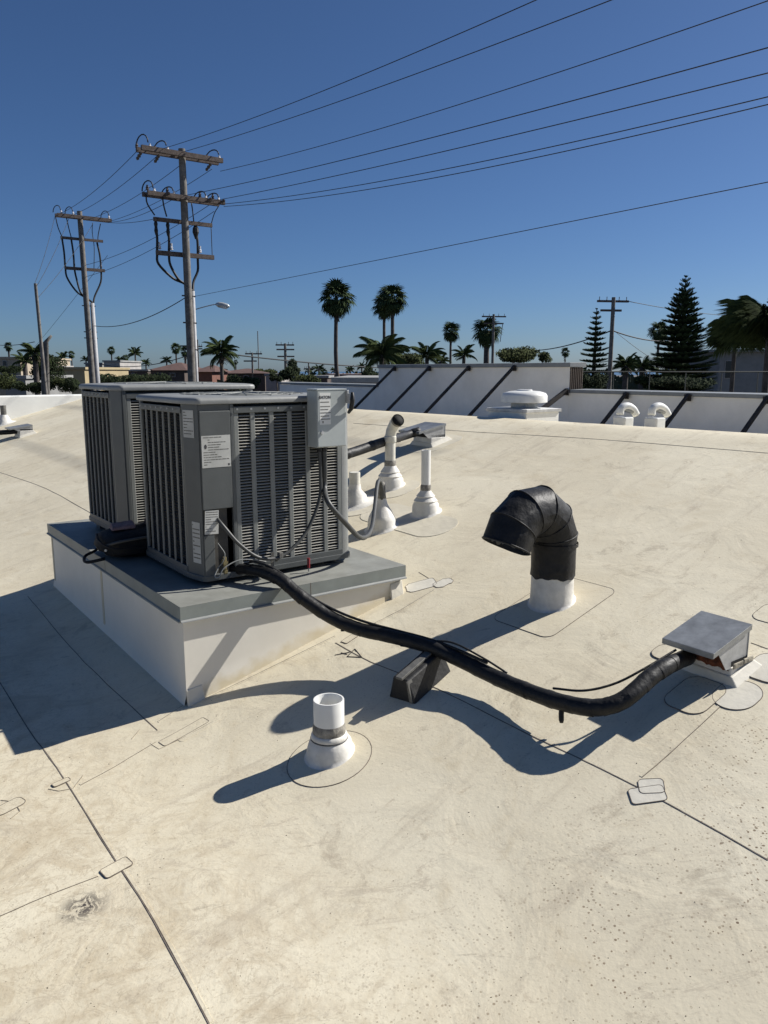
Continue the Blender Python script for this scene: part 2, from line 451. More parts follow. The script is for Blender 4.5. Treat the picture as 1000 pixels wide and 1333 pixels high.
PN = [0]
def patch(cx_, cy_, a, b, ang, rad, m='roof_membrane', line=True, h=.002, lw=.0019, n=5, name='membrane_patch', jit=.0):
    """rounded sheet welded on the roof: centre pixel, half sizes in metres, angle from U"""
    PN[0] += 1; h = .0012 + .0004 * (PN[0] % 7)
    c = rp(cx_, cy_); d1 = Vector((math.cos(A_ + ang), math.sin(A_ + ang), 0)); d2 = Vector((-d1.y, d1.x, 0))
    out = []
    rad = min(rad, a, b)
    for qx, qy, t0 in ((a - rad, b - rad, 0), (-a + rad, b - rad, 90), (-a + rad, -b + rad, 180), (a - rad, -b + rad, 270)):
        for k in range(n + 1):
            t = R(t0 + 90 * k / n); out.append((qx + rad * math.cos(t), qy + rad * math.sin(t)))
    ring = []
    for i in range(len(out)):                    # subdivide edges so the sheet follows the roof
        p, q = out[i], out[(i+1) % len(out)]
        L_ = math.hypot(p[0]-q[0], p[1]-q[1]); k_ = max(1, int(L_ / .06))
        for k in range(k_): ring.append((p[0] + (q[0]-p[0]) * k / k_, p[1] + (q[1]-p[1]) * k / k_))
    P = []
    for x, y in ring:
        q = c + d1 * (x + random.uniform(-jit, jit)) + d2 * (y + random.uniform(-jit, jit)); P.append(Vector((q.x, q.y, rz(q.x, q.y))))
    n_ = len(P); mb = MB()
    vs = [(p.x, p.y, p.z - .004) for p in P] + [(p.x, p.y, p.z + h) for p in P] + [(c.x, c.y, rz(c.x, c.y) + h)]
    fs = [(i, (i+1) % n_, n_ + (i+1) % n_, n_ + i) for i in range(n_)] + [(n_ + i, n_ + (i+1) % n_, 2*n_) for i in range(n_)]
    o = mb.add(vs, fs).build(name, m, roof)
    if line:
        drape(P + [P[0]], lw, h + .0006).build('sealant_line', 'sealant', o)
    return o
patch(722, 787, .235, .165, R(2), .045)                                   # under the black duct
patch(429, 987, .15, .15, 0, .15, n=10)                                   # round collar of the short pipe
patch(843, 1035, .050, .032, R(-40), .012, 'membrane_white', h=.002)
patch(848, 1024, .036, .030, R(-48), .014, 'membrane_white', h=.002)
patch(152, 1130, .042, .026, R(8), .010, h=.002)
patch(80, 1019, .030, .014, R(8), .008, line=True)
patch(262, 946, .105, .03, R(8), .01, line=False, h=.002)
patch(240, 953, .10, .026, R(8), .010, h=.002)
patch(12, 1050, .05, .03, R(15), .02)
patch(960, 905, .085, .07, R(0), .07, 'membrane_white', n=10, h=.002)
patch(905, 905, .10, .075, R(0), .05, h=.002)
patch(1003, 870, .085, .07, R(0), .05, 'membrane_white', h=.002)
patch(868, 850, .05, .05, R(0), .04)
patch(1010, 800, .07, .07, R(0), .04)
patch(548, 762, .075, .05, R(-25), .03, 'membrane_white', h=.002, jit=.004)
patch(577, 759, .05, .035, R(-10), .03, 'membrane_white', h=.002, jit=.004)
patch(455, 832, .035, .02, R(8), .006, h=.002)
patch(530, 676, .40, .145, R(-90), .14, 'membrane', h=.002, line=False, n=8)
patch(517, 637, .17, .14, R(0), .14, 'membrane', h=.002, line=False, n=8)
patch(470, 660, .16, .14, R(0), .14, 'membrane', h=.002, line=False, n=8)
patch(565, 577, .22, .18, R(0), .12, 'membrane', h=.002, line=False, n=8)
# hand drawn arrow on the membrane
mk = drape(px_line([(436, 853), (447, 851), (456, 849)]), .004, .002)
for seg in ([(452, 855), (462, 845)], [(462, 845), (471, 856)], [(471, 856), (452, 855)], [(444, 850), (452, 852)]):
    t_ = drape(px_line(seg), .0035, .0022); mk.add(t_.v, t_.f)
mk.build('arrow_mark', 'marker', roof)
# pencil-like loops round the damaged seam
lp = MB()
for pts in ([(195, 968), (206, 976), (280, 938), (283, 930)], [(172, 962), (182, 950)], [(62, 1028), (78, 1030), (97, 1026), (108, 1010)],
            [(0, 1042), (18, 1044), (28, 1056), (14, 1066)]):
    t_ = drape(wob(px_line(pts), .004), .0025, .0015); lp.add(t_.v, t_.f)
lp.build('crease_line', 'crease', roof)

# grit and bits of leaf blown onto the membrane
mb = MB()
for i in range(420):
    px, py = random.uniform(-100, 1100), 620 + 760 * random.random() ** .7
    p = rp(px, py); q = random.uniform(.0009, .0026)
    a = random.random() * 6.28; u = Vector((math.cos(a), math.sin(a), 0)) * q * random.uniform(.6, 1.6); v = Vector((-math.sin(a), math.cos(a), 0)) * q * .6
    mb.add([p - u, p + v, p + u, p - v, p + Vector((0, 0, q * .8))], [(0, 1, 4), (1, 2, 4), (2, 3, 4), (3, 0, 4)])
tag(mb.build('roof_grit', 'scrap', None), 'dark grit and leaf scraps scattered over the pale roof membrane', 'grit', kind='stuff')

# ------------------------------------------------------------------ equipment curb
curb = thing('equipment_curb', 'long white rooftop curb with grey metal cap that carries both air conditioning units', 'curb', tuple(CURB), A_)
CW, CL = 1.172, 2.19
def loc(x, y, z): return CURB_M @ Vector((x, y, z))
def curb_walls():
    ins = .016; th = .02
    x0, x1, y0, y1 = ins, CW - ins, ins, CL - ins
    for (a, b) in (((x0, y1), (x0, y0)), ((x0, y0), (x1, y0)), ((x1, y0), (x1, y1)), ((x1, y1), (x0, y1))):
        mb = MB(); n = 24; m = 6; vs = []; fs = []; foot = []
        for i in range(n + 1):
            t = i / n; x = a[0] + (b[0]-a[0]) * t; y = a[1] + (b[1]-a[1]) * t
            w = loc(x, y, 0); zb = rz(w.x, w.y)
            nx, ny = (b[1]-a[1]), -(b[0]-a[0]); l = math.hypot(nx, ny); nx /= l; ny /= l
            for j in range(m + 1):
                q = j / m
                z = -.045 + (zb - .02 + .045) * q
                fl = max(0, 1 - (z - zb) / .05) if z - zb < .05 else 0      # membrane coves out at the foot
                o_ = .008 * fl * fl
                vs.append(loc(x + nx * o_, y + ny * o_, z)); foot.append(max(0, z - zb) + (0 if (a[1] == y0 and b[1] == y0) else .5))
        for i in range(n):
            for j in range(m):
                fs.append((i*(m+1) + j, i*(m+1) + j + 1, (i+1)*(m+1) + j + 1, (i+1)*(m+1) + j))
        mb.add(vs, fs); o = mb.build('curb_wall', 'curb_white', curb, smooth=True)
        at_ = o.data.attributes.new('foot', 'FLOAT', 'POINT')
        for k, f_ in enumerate(foot): at_.data[k].value = f_
curb_walls()
MB(CURB_M).box((.004, .004, -.046), (CW - .004, CL - .004, -.0015)).build('cap_core', 'fascia', curb)
MB(CURB_M).box((0, 0, -.002), (CW, CL, 0)).build('cap_sheet', 'cap_metal', curb, bevel=.001)
f_ = MB(CURB_M)
for a, b in (((0, 0, -.060), (CW, .0035, -.002)), ((0, 0.0036, -.060), (.0035, CL - .0036, -.002)), ((CW - .0035, .0036, -.060), (CW, CL - .0036, -.002)), ((0, CL - .0035, -.060), (CW, CL, -.002))):
    f_.box(a, b)
f_.build('cap_fascia', 'fascia', curb)
h_ = MB(CURB_M)
h_.hexa([(0, -.010, -.0665), (CW, -.010, -.0665), (CW, .004, -.066), (0, .004, -.066), (0, -.009, -.062), (CW, -.009, -.062), (CW, .002, -.056), (0, .002, -.056)])
h_.build('drip_edge', 'unit_light', curb)
h_ = MB(CURB_M)
h_.hexa([(-.008, 0, -.0665), (.004, 0, -.066), (.004, CL, -.066), (-.008, CL, -.0665), (-.007, 0, -.062), (.002, 0, -.056), (.002, CL, -.056), (-.007, CL, -.062)])
h_.build('drip_edge', 'fascia', curb)
for (x, y, dx, dy) in ((.016, .016, 1, 1), (CW - .016, .016, -1, 1)):          # membrane corner patches at the foot
    w = loc(x, y, 0); zb = rz(w.x, w.y)
    mb = MB(CURB_M)
    zt = zb + .065
    mb.hexa([(x, y - .024, zb - .01), (x + dx * .075, y - .024, rz(*(loc(x + dx * .075, y, 0)[:2])) - .01), (x + dx * .075, y + .002, zb), (x, y + .002, zb),
             (x - dx * .002, y - .004, zt), (x + dx * .07, y - .004, zt + .01 * dx), (x + dx * .07, y + .002, zt + .01 * dx), (x - dx * .002, y + .002, zt)])
    mb.build('corner_patch', 'membrane_white', curb, bevel=.003)

for y_ in (CL - .045, 1.12):
    w_ = loc(.016, y_, 0); MB(CURB_M).box((.0135, y_, rz(w_.x, w_.y) + .01), (.0165, y_ + .03, -.066)).build('membrane_lap', 'curb_white', curb, bevel=.001)
MB(CURB_M).box((.62, -.0005, -.0588), (.623, .002, .0006)).build('cap_joint', 'sealant', curb)
MB(CURB_M).box((-.0005, 1.0, -.0588), (.002, 1.003, .0006)).build('cap_joint', 'sealant', curb)
# ------------------------------------------------------------------ air conditioning unit
def face_frame(o, ax, n):        # local frame: x along the face, y inward (away from the outside), z up
    ax = Vector(ax).normalized(); n = Vector(n).normalized()
    return Matrix(((ax.x, -n.x, 0, o[0]), (ax.y, -n.y, 0, o[1]), (0, 0, 1, o[2]), (0, 0, 0, 1)))
UH = .81; UX, UY = .815, .69
slat_cache = {}
def louver_face(root, RMX, o, ax, n, w, z0, z1, nribs, rows=50, ribw=.026, rec=.0025, sm='slat'):
    Fm = face_frame(o, ax, n)
    MB(RMX @ Fm).box((0, .034, z0), (w, .036, z1)).build('coil_panel', 'coil', root)
    key = (round(w, 3), sm)
    if key not in slat_cache:
        me = bpy.data.meshes.new('louver_slat')
        h = .0044; d = .0075; t = .0010
        vs = [(0, 0, 0), (w, 0, 0), (w, d, h), (0, d, h), (0, -.0004, t), (w, -.0004, t), (w, d - .0004, h + t), (0, d - .0004, h + t)]
        me.from_pydata(vs, [], [(3,2,1,0),(4,5,6,7),(0,1,5,4),(1,2,6,5),(2,3,7,6),(3,0,4,7)]); me.materials.append(M[sm])
        slat_cache[key] = me
    pitch = (z1 - z0 - .02) / rows
    for k in range(rows):
        inst(slat_cache[key], 'louver_slat', Fm @ Matrix.Translation((0, rec, z0 + .012 + k * pitch)) @ Matrix.Rotation(random.uniform(-.004, .004), 4, 'Y'), root)
    step = (w) / nribs; rf = -.003 if rec > .005 else .0005
    for k in range(nribs + 1):
        cx_ = min(max(k * step, ribw / 2), w - ribw / 2)
        mb = MB(RMX @ Fm)
        mb.prism([(cx_ - ribw/2, .004), (cx_ - ribw/2 + .003, rf), (cx_ + ribw/2 - .003, rf), (cx_ + ribw/2, .004), (cx_ + ribw/2 - .003, .006), (cx_ - ribw/2 + .003, .006)], z0, z1)
        mb.build('vertical_rib', 'rib', root, bevel=.0015)
    # thin guard wires crossing the slots
    MB(RMX @ Fm).box((0, -.004, z1 - .006), (w, .012, z1 + .022)).build('grille_rail', 'unit_grey', root, bevel=.002)
    MB(RMX @ Fm).box((0, -.004, z0 - .02), (w, .012, z0 + .006)).build('grille_rail', 'unit_grey', root, bevel=.002)
def rounded(poly, r, n=4):
    out = []; m = len(poly)
    for i in range(m):
        p0, p1, p2 = Vector(poly[i-1]), Vector(poly[i]), Vector(poly[(i+1) % m]); rr = r[i] if isinstance(r, (list, tuple)) else r
        a = (p0 - p1); b = (p2 - p1); la = min(rr, a.length * .45); lb = min(rr, b.length * .45)
        A = p1 + a.normalized() * la; Bq = p1 + b.normalized() * lb
        for k in range(n + 1):
            t = k / n; out.append(tuple(A * (1-t)**2 + p1 * 2*t*(1-t) + Bq * t*t))
    return out
UPOLY = [(0, UY), (0, .108), (.024, 0), (UX, 0), (UX, UY)]
def outline(e, r=.05):
    poly = [(-e, UY + e), (-e, .105), (.022 - e*.3, -e), (UX + e, -e), (UX + e, UY + e)]
    return rounded(poly, [r, .02, .02, r, r])
def make_unit(label, locw, access=True, group='air conditioning units on the curb'):
    root = thing('air_conditioner', label, 'air conditioner', locw, A_, group)
    X = RM[root.name]
    # base pan and feet
    MB(X).prism(outline(.006), .022, .048).build('base_pan', 'unit_grey', root, bevel=.003)
    for fx, fy in ((.08, .08), (UX - .08, .08), (.08, UY - .08), (UX - .08, UY - .08)):
        MB(X).lathe([(.03, 0), (.028, .022)], (fx, fy, 0), 12).build('foot', 'rubber_black', root)
    # top rim: flat edge with a rounded shoulder, dished fan opening
    prof = [(.004, .779), (.010, .781), (.011, .792), (.0085, .8005), (0, .8055), (-.03, .809)]
    rings = [outline(e) for e, z in prof]
    n = len(rings[0]); vs = []; fs = []
    for rg, (e, z) in zip(rings, prof): vs += [(p[0], p[1], z) for p in rg]
    for i in range(len(prof) - 1):
        for k in range(n): fs.append((i*n + k, i*n + (k+1) % n, (i+1)*n + (k+1) % n, (i+1)*n + k)[::-1])
    c = (UX/2, UY/2)
    R1 = .30
    last = (len(prof) - 1) * n; o1 = len(vs)
    for k in range(n):
        p = rings[-1][k]; a = math.atan2(p[1] - c[1], p[0] - c[0]); vs.append((c[0] + R1 * math.cos(a), c[1] + R1 * math.sin(a), .812))
    o2 = len(vs)
    for k in range(n):
        p = rings[-1][k]; a = math.atan2(p[1] - c[1], p[0] - c[0]); vs.append((c[0] + R1 * .96 * math.cos(a), c[1] + R1 * .96 * math.sin(a), .75))
    for k in range(n):
        fs.append((last + k, o1 + k, o1 + (k+1) % n, last + (k+1) % n)); fs.append((o1 + k, o2 + k, o2 + (k+1) % n, o1 + (k+1) % n))
    fs.append([o2 + k for k in range(n)])
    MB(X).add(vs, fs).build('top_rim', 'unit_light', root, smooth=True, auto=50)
    g = MB(X)
    for q in range(1, 9):
        rr = R1 * q / 8.2
        g.tube([(c[0] + rr * math.cos(t * math.pi / 12), c[1] + rr * math.sin(t * math.pi / 12), .8125 + .004 * (1 - q / 8)) for t in range(25)], .0016, 4, False)
    for q in range(8):
        a = q * math.pi / 8; g.tube([(c[0] - R1 * math.cos(a), c[1] - R1 * math.sin(a), .812), (c[0], c[1], .818), (c[0] + R1 * math.cos(a), c[1] + R1 * math.sin(a), .812)], .0025, 4)
    g.build('fan_grille', 'rib', root)
    # corner posts
    for corner in (((UX - .055, 0), (UX, 0), (UX, .055)), ((UX, UY - .055), (UX, UY), (UX - .055, UY)), ((.055, UY), (0, UY), (0, UY - .055))):
        a, b, c_ = [Vector(q) for q in corner]
        pts = [a] + [a.lerp(b, .15) * (1-t)**2 + b * 2*t*(1-t) + c_.lerp(b, .15) * t*t for t in (0, .25, .5, .75, 1)] + [c_]
        cen = Vector((UX/2, UY/2)); inn = [p + (cen - p).normalized() * .012 for p in pts][::-1]
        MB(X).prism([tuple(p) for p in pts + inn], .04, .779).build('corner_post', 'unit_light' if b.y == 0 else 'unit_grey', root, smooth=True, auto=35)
    # louvered sides
    x0_ = .19 if access else .05
    louver_face(root, X, (x0_, 0, 0), (1, 0, 0), (0, -1, 0), UX - .055 - x0_, .066, .745, 6 if access else 8)
    louver_face(root, X, (0, UY - .05, 0), (0, -1, 0), (-1, 0, 0), UY - .05 - .125, .066, .745, 7, ribw=.0125, rec=.012, sm='slat_shaded')
    louver_face(root, X, (UX, .055, 0), (0, 1, 0), (1, 0, 0), UY - .11, .066, .745, 7, rows=30)
    louver_face(root, X, (UX - .055, UY, 0), (-1, 0, 0), (0, 1, 0), UX - .11, .066, .745, 7, rows=30)
    # access corner: bent sheet
    def sheet(pts, th, z0, z1, nm, m, b=.001, off=0):
        cen = Vector((UX/2, UY/2))
        def offs(d):
            out = []
            for i, p in enumerate(pts):
                t0 = Vector(pts[min(i+1, len(pts)-1)]) - Vector(pts[max(i-1, 0)]); t0.normalize(); nn = Vector((-t0.y, t0.x))
                if nn.dot(cen - Vector(p)) < 0: nn = -nn
                out.append(tuple(Vector(p) + nn * d))
            return out
        MB(X).prism(offs(off) + offs(off + th)[::-1], z0, z1).build(nm, m, root, bevel=b)
    sheet([(0, .125), (0, .108), (.024, 0), (.028, 0)], .012, .046, .779, 'corner_panel', 'unit_grey')
    if not access: sheet([(.0285, 0), (.05, 0)], .012, .046, .779, 'edge_channel', 'unit_grey', .003, -.003)
    else: access_parts(root, X, sheet)
    g = MB(X)
    for q in range(9):
        g.box((.20 + q * .068, -.0135, .752), (.209 + q * .068, -.010, .760))
    for q in range(7):
        g.box((-.0135, .18 + q * .07, .752), (-.010, .189 + q * .07, .760))
    tag(g.build('rim_screw', 'galv', root), kind='stuff')
    return root
def access_parts(root, X, sheet):
    sheet([(.0285, 0), (.172, 0)], .012, .335, .752, 'access_cover', 'unit_grey', .003, -.007)
    sheet([(.0285, 0), (.15, 0)], .004, .046, .335, 'valve_plate', 'recess', .001, .014)
    sheet([(.0285, 0), (.078, 0)], .012, .046, .225, 'lower_cover', 'unit_grey', .002, -.003)
    sheet([(.1725, 0), (.19, 0)], .018, .046, .779, 'edge_channel', 'unit_grey', .003, -.004)
    sheet([(.0285, 0), (.172, 0)], .012, .7525, .7785, 'head_strip', 'unit_grey', .001, 0)
front_unit = make_unit('near grey air conditioner with paper labels and a disconnect box on its louvered side', tuple(loc(.180, .218, .001)))

far_unit = make_unit('far grey air conditioner standing behind the black tool bag at the back of the curb', tuple(loc(.185, 1.235, .022)), False)
MB(RM[far_unit.name]).box((.03, .05, -.022), (UX - .03, .12, -.0005)).box((.03, UY - .12, -.022), (UX - .03, UY - .05, -.0005)).build('support_rail', 'unit_grey', far_unit)

front_unit.scale = (1, 1, 1.036); far_unit.scale = (1, 1, 1.058)
FX = RM[front_unit.name]
# paper labels on the near unit (flat print)
def label_sheet(M4, x0, x1, z0, z1, nm='label', rows=8, lab=None, sym=False):
    o = MB(M4).box((x0, -.0006, z0), (x1, 0, z1)).build(nm, 'label_paper', front_unit)
    if lab: o['label'] = lab
    g = MB(M4); h = (z1 - z0) / (rows + 1)
    for r_ in range(rows):
        z = z1 - h * (r_ + .9); x = x0 + .06 * (x1 - x0) + (.16 * (x1 - x0) if sym and 0 < r_ < 6 else 0)
        while x < x1 - .08 * (x1 - x0):
            l = random.uniform(.05, .2) * (x1 - x0)
            e = min(x + l, x1 - .06 * (x1 - x0))
            g.box((x, -.0010, z), (e, -.0005, z + h * .32)); x = e + .02 * (x1 - x0)
            if random.random() < .12: break
    g.build('fine_print', 'lead', o)
    if sym:
        pass
        s_ = MB(M4); cx_, cz_ = x0 + .018, z0 + .66 * (z1 - z0)
        s_.quad(*[(cx_ + .006 * math.cos(t * .524), -.0012, cz_ + .010 * math.sin(t * .524)) for t in range(12)])
        s_.box((x1 - .014, -.0012, z0 + .006), (x1 - .006, -.0005, z0 + .014))
        s_.build('warning_symbol', 'ink', o)
    return o
fr = FX @ Matrix.Translation((0, -.0075, 0))
label_sheet(fr, .033, .168, .515, .650, rows=12, lab='wide warning label with a round symbol on the access cover', sym=True)
ch_dir = Vector((.024, -.108, 0)).normalized(); ch_n = Vector((-.108, -.024, 0)).normalized()
chm = FX @ face_frame((0, .108, 0), ch_dir, ch_n) @ Matrix.Translation((0, -.0012, 0))
label_sheet(chm, .004, .082, .640, .755, rows=8, lab='narrow label at the top of the corner panel')
label_sheet(chm, .036, .094, .10, .28, rows=9, lab='narrow pale label at the foot of the corner panel')
lo = FX @ Matrix.Translation((.0, -.004, 0)) @ Matrix.Rotation(R(3), 4, 'Y')
label_sheet(lo, .020, .085, .232, .335, rows=9, lab='small slightly tilted label beside the dark valve recess')
# valves and control wires in the recess
g = MB(FX).tube([(.115, -.002, .10), (.115, -.03, .10)], .011, 10).tube([(.115, -.02, .06), (.115, -.02, .125)], .008, 10).tube([(.108, -.022, .06), (.122, -.022, .06)], .012, 6)
g.build('service_valve', 'brass', front_unit)
MB(FX).tube(spline([(.095, .004, .185), (.098, -.02, .17), (.112, -.03, .14), (.10, -.03, .105), (.085, -.02, .085)]), .0022, 6).build('control_wire', 'unit_light', front_unit, smooth=True)
MB(FX).tube(spline([(.085, -.02, .085), (.06, -.03, .05), (.075, -.04, .045), (.10, -.04, .08), (.17, -.04, .105), (.24, -.05, .10), (.30, -.06, .085)]), .0028, 6).build('control_wire', 'unit_light', front_unit, smooth=True)
# strap bracket at the foot of the unit
MB(FX).box((.335, -.045, .055), (.350, -.042, .12)).box((.335, -.045, .045), (.350, .0, .0555)).build('pipe_strap', 'lead', front_unit)

# ------------------------------------------------------------------ disconnect box
bx = .745 - .180; bd = .101
disc = thing('disconnect_box', 'light grey electrical disconnect box with a lever handle on the near air conditioner', 'electrical box', tuple(FX @ Vector((bx, 0, .597))), A_)
D = FX
MB(D).box((bx, -bd + .014, .597), (bx + .155, -.0045, .862)).build('enclosure', 'box_grey', disc, bevel=.004)
MB(D).box((bx - .002, -bd, .600), (bx + .157, -bd + .0135, .865)).build('door', 'box_grey', disc, bevel=.004)
MB(D).box((bx - .004, -bd - .002, .862), (bx + .159, -.004, .868)).build('rain_lip', 'box_grey', disc, bevel=.002)
lb = MB(D).box((bx + .010, -bd - .0008, .705), (bx + .070, -bd, .850)).build('label', 'white_paper', disc)
g = MB(D)
for z, w0, w1 in ((.806, .01, .05), (.786, .008, .055), (.772, .012, .045), (.757, .008, .058), (.742, .02, .05), (.728, .02, .055)):
    g.box((bx + .012 + w0 * .2, -bd - .0013, z), (bx + .012 + w1, -bd - .0007, z + .004))
g.build('fine_print', 'lead', lb)
txt = bpy.data.curves.new('brand_lettering', 'FONT'); txt.body = 'EATON'; txt.size = .0185; txt.extrude = .0004; txt.align_x = 'CENTER'
txt.offset = .0006
to = bpy.data.objects.new('lettering', txt); C.objects.link(to); txt.materials.append(M['ink'])
dg = bpy.context.evaluated_depsgraph_get()
tm = bpy.data.meshes.new_from_object(to.evaluated_get(dg)); bpy.data.objects.remove(to)
to = bpy.data.objects.new('lettering', tm); C.objects.link(to); to.parent = lb
if not tm.materials: tm.materials.append(M['ink'])
off = RM[disc.name].inverted() @ FX
to.matrix_local = off @ Matrix.Translation((bx + .040, -bd - .0012, .824)) @ Matrix.Rotation(R(90), 4, 'X')
MB(D).quad(*[(bx + .022 + q[0], -bd - .0015, .720 + q[1]) for q in ((0, 0), (.010, 0), (.005, -.011))][::-1]).build('warning_mark', 'ink', lb)
MB(D).tube([(bx + .022, -bd - .006, .668), (bx + .022, -bd + .001, .668)], .008, 16).build('door_lock', 'galv_light', disc)
# side handle
MB(D).box((bx + .158, -bd - .026, .800), (bx + .164, -.045, .846)).build('handle_bracket', 'galv_light', disc, bevel=.002)
MB(D).tube([(bx + .170, -bd - .034, .852), (bx + .172, -bd - .032, .815), (bx + .172, -bd - .020, .775), (bx + .170, -bd + .0, .755)], [.007, .011, .011, .007], 10).build('lever_handle', 'rubber_black', disc, smooth=True)
MB(D).box((bx + .155, -bd - .012, .833), (bx + .166, -bd + .02, .861)).build('hasp', 'galv_light', disc, bevel=.002)
# conduit connectors under the box
for sx_ in (.035, .060):
    MB(D).tube([(bx + sx_, -.055, .6), (bx + sx_, -.055, .575)], .013, 10).build('connector', 'rubber_black', disc)

# conduits as things of their own
def cable(name, label, pts, r, mname, cat, origin=None, n=8, sm=8, kind=None):
    P = spline(pts, sm); o = MB().tube(P, r, n).build(name, mname, None, smooth=True, origin=Vector(P[0]), auto=60)
    return tag(o, label, cat)
def fx(x, y, z): return FX @ Vector((x, y, z))
cable('flexible_conduit', 'grey flexible conduit looping from the disconnect box into the recess of the near unit', 'q' and
      [fx(bx + .035, -.055, .585), fx(bx + .038, -.056, .46), fx(bx + .030, -.06, .36), fx(bx - .02, -.065, .25), fx(bx - .09, -.075, .17), fx(bx - .20, -.085, .108), fx(bx - .31, -.085, .118), fx(bx - .40, -.070, .19), fx(bx - .455, -.035, .27), fx(bx - .470, .004, .305)], .0085, 'conduit', 'conduit')
pitchpt = rp(497, 683)
cable('flexible_conduit', 'thick grey conduit drooping from the disconnect box over to the taped roof boot', 
      [fx(bx + .060, -.055, .585), fx(bx + .062, -.056, .49), fx(bx + .058, -.06, .40), at(428, 655, 3.50), at(450, 681, 3.56), at(470, 700, 3.72), at(483, 690, 3.95), at(488, 660, 4.25), at(491, 632, 4.48), at(494, 626, 4.57), at(497, 636, 4.62), at(497, 655, 4.64)], .0125, 'conduit', 'conduit')
cl = MB(FX).box((bx - .215, -.098, .098), (bx - .195, -.072, .125)).tube([(bx - .205, -.085, .10), (bx - .205, -.04, .075)], .006, 6)
cl.build('cable_clamp', 'lead', front_unit, bevel=.003)

# black insulated line set
PL = [(300, 741, 3.44), (318, 741, 3.40), (340, 744, 3.35), (366, 755, 3.29), (392, 777, 3.24), (430, 803, 3.20), (468, 819, 3.13), (512, 829, 3.04), (560, 842, 2.94), (605, 862, 2.83), (650, 884, 2.70), (702, 905, 2.54), (742, 917, 2.43), (778, 921, 2.37), (812, 911, 2.37), (850, 879, 2.44), (875, 864, 2.50), (896, 855, 2.62)]
Pw = spline([at(*p) for p in PL], 6)
rad = []
for i, p in enumerate(Pw):
    t = i / len(Pw); rad.append((.025 if t < .12 else .029) * (1 + .015 * math.sin(i * 1.7) + random.uniform(-.02, .02)))
ls = thing('refrigerant_line', 'black taped refrigerant line sweeping from the near unit to the hooded roof curb', 'pipe', tuple(Pw[0]))
MB().tube(Pw, rad, 14).build('insulation', 'tape_black', ls, smooth=True)
for ix in range(4, len(Pw) - 3, 4):                  # overlapping tape wraps
    a = Pw[ix]; d = (Pw[ix+1] - Pw[ix-1]).normalized(); tl = (d + Vector((random.uniform(-.14,.14), random.uniform(-.14,.14), random.uniform(-.14,.14)))).normalized()
    MB().tube([a - tl * .018, a - tl * .006, a + tl * .006, a + tl * .018], [rad[ix] * .99, rad[ix] * 1.02, rad[ix] * 1.025, rad[ix] * .995], 14, False).build('tape_wrap', 'tape_black', ls, smooth=True)
side = [p + Vector((0, 0, .030)) for p in Pw]
c0 = spline([side[i] + Vector((.0, .012, .002 + .006 * math.sin(i))) for i in range(8, 62, 5)], 4)
MB().tube(c0, .006, 7).build('control_cable', 'rubber_black', ls, smooth=True)
MB().tube(spline([at(560, 834, 2.95), at(590, 837, 2.89), at(628, 856, 2.78), at(660, 876, 2.70)], 8), .0045, 6).build('control_cable', 'rubber_black', ls, smooth=True)
MB().tube(spline([at(720, 896, 2.52), at(760, 899, 2.46), at(800, 890, 2.46), at(838, 871, 2.48), at(880, 846, 2.54)], 8), .0045, 6).build('control_cable', 'rubber_black', ls, smooth=True)
MB().tube(spline([at(735, 914, 2.45), at(731, 926, 2.44), at(731, 941, 2.43)], 4), [.009] * 8 + [.006], 6).build('tape_tail', 'tape_black', ls, smooth=True)
MB().tube([at(446, 812, 3.17), at(446, 822, 3.16)], .008, 6).build('tape_tail', 'tape_black', ls)
MB().tube([at(284, 741, 3.46), at(300, 741, 3.44), at(316, 741, 3.41)], [.014, .02, .024], 10).build('copper_stub', 'tape_black', ls, smooth=True)

# rubber support block under the line set
sb = rp(552, 886)
sup = thing('pipe_support', 'black rubber pipe support block under the middle of the refrigerant line', 'pipe support', tuple(sb))
ang_ = math.atan2(*(rp(600, 850) - rp(540, 905)).yx)
nn_ = rn(sb.x, sb.y)
SM = Matrix.Translation(sb) @ Matrix.Rotation(math.atan(.2633 * math.cos(ang_ - R(40.2))), 4, Vector((math.sin(ang_), -math.cos(ang_), 0))) @ Matrix.Rotation(ang_, 4, 'Z')
L0, L1 = -.145, .10
MB(SM).hexa([(L0, -.068, -.01), (L1, -.068, -.01), (L1, .068, -.01), (L0, .068, -.01), (L0 + .012, -.036, .092), (L1, -.036, .092), (L1, .036, .092), (L0 + .012, .036, .092)]).build('block', 'rubber_black', sup, bevel=.006)
MB(SM).box((L0 + .004, -.016, .0925), (L1 + .02, .016, .1035)).build('strut_channel', 'lead', sup, bevel=.002)
MB(SM).hexa([(L0 - .004, -.058, -.008), (L0 + .03, -.060, -.008), (L0 + .03, -.048, -.008), (L0 - .004, -.04, -.008), (L0 + .006, -.038, .09), (L0 + .034, -.038, .09), (L0 + .034, -.033, .09), (L0 + .006, -.033, .09)]).build('end_flap', 'lead', sup)

# red handled tool standing against the unit
rt = onz(402, 744, .004)
tool = thing('screwdriver', 'small red handled tool standing at the foot of the near unit', 'tool', tuple(rt))
MB().tube([rt + Vector((0, 0, .018)), rt + Vector((0, .004, .066))], [.0065, .0075], 8).build('handle', 'red_handle', tool, smooth=True, auto=50)
MB().tube([rt, rt + Vector((0, 0, .02))], .003, 6).build('shaft', 'galv', tool)

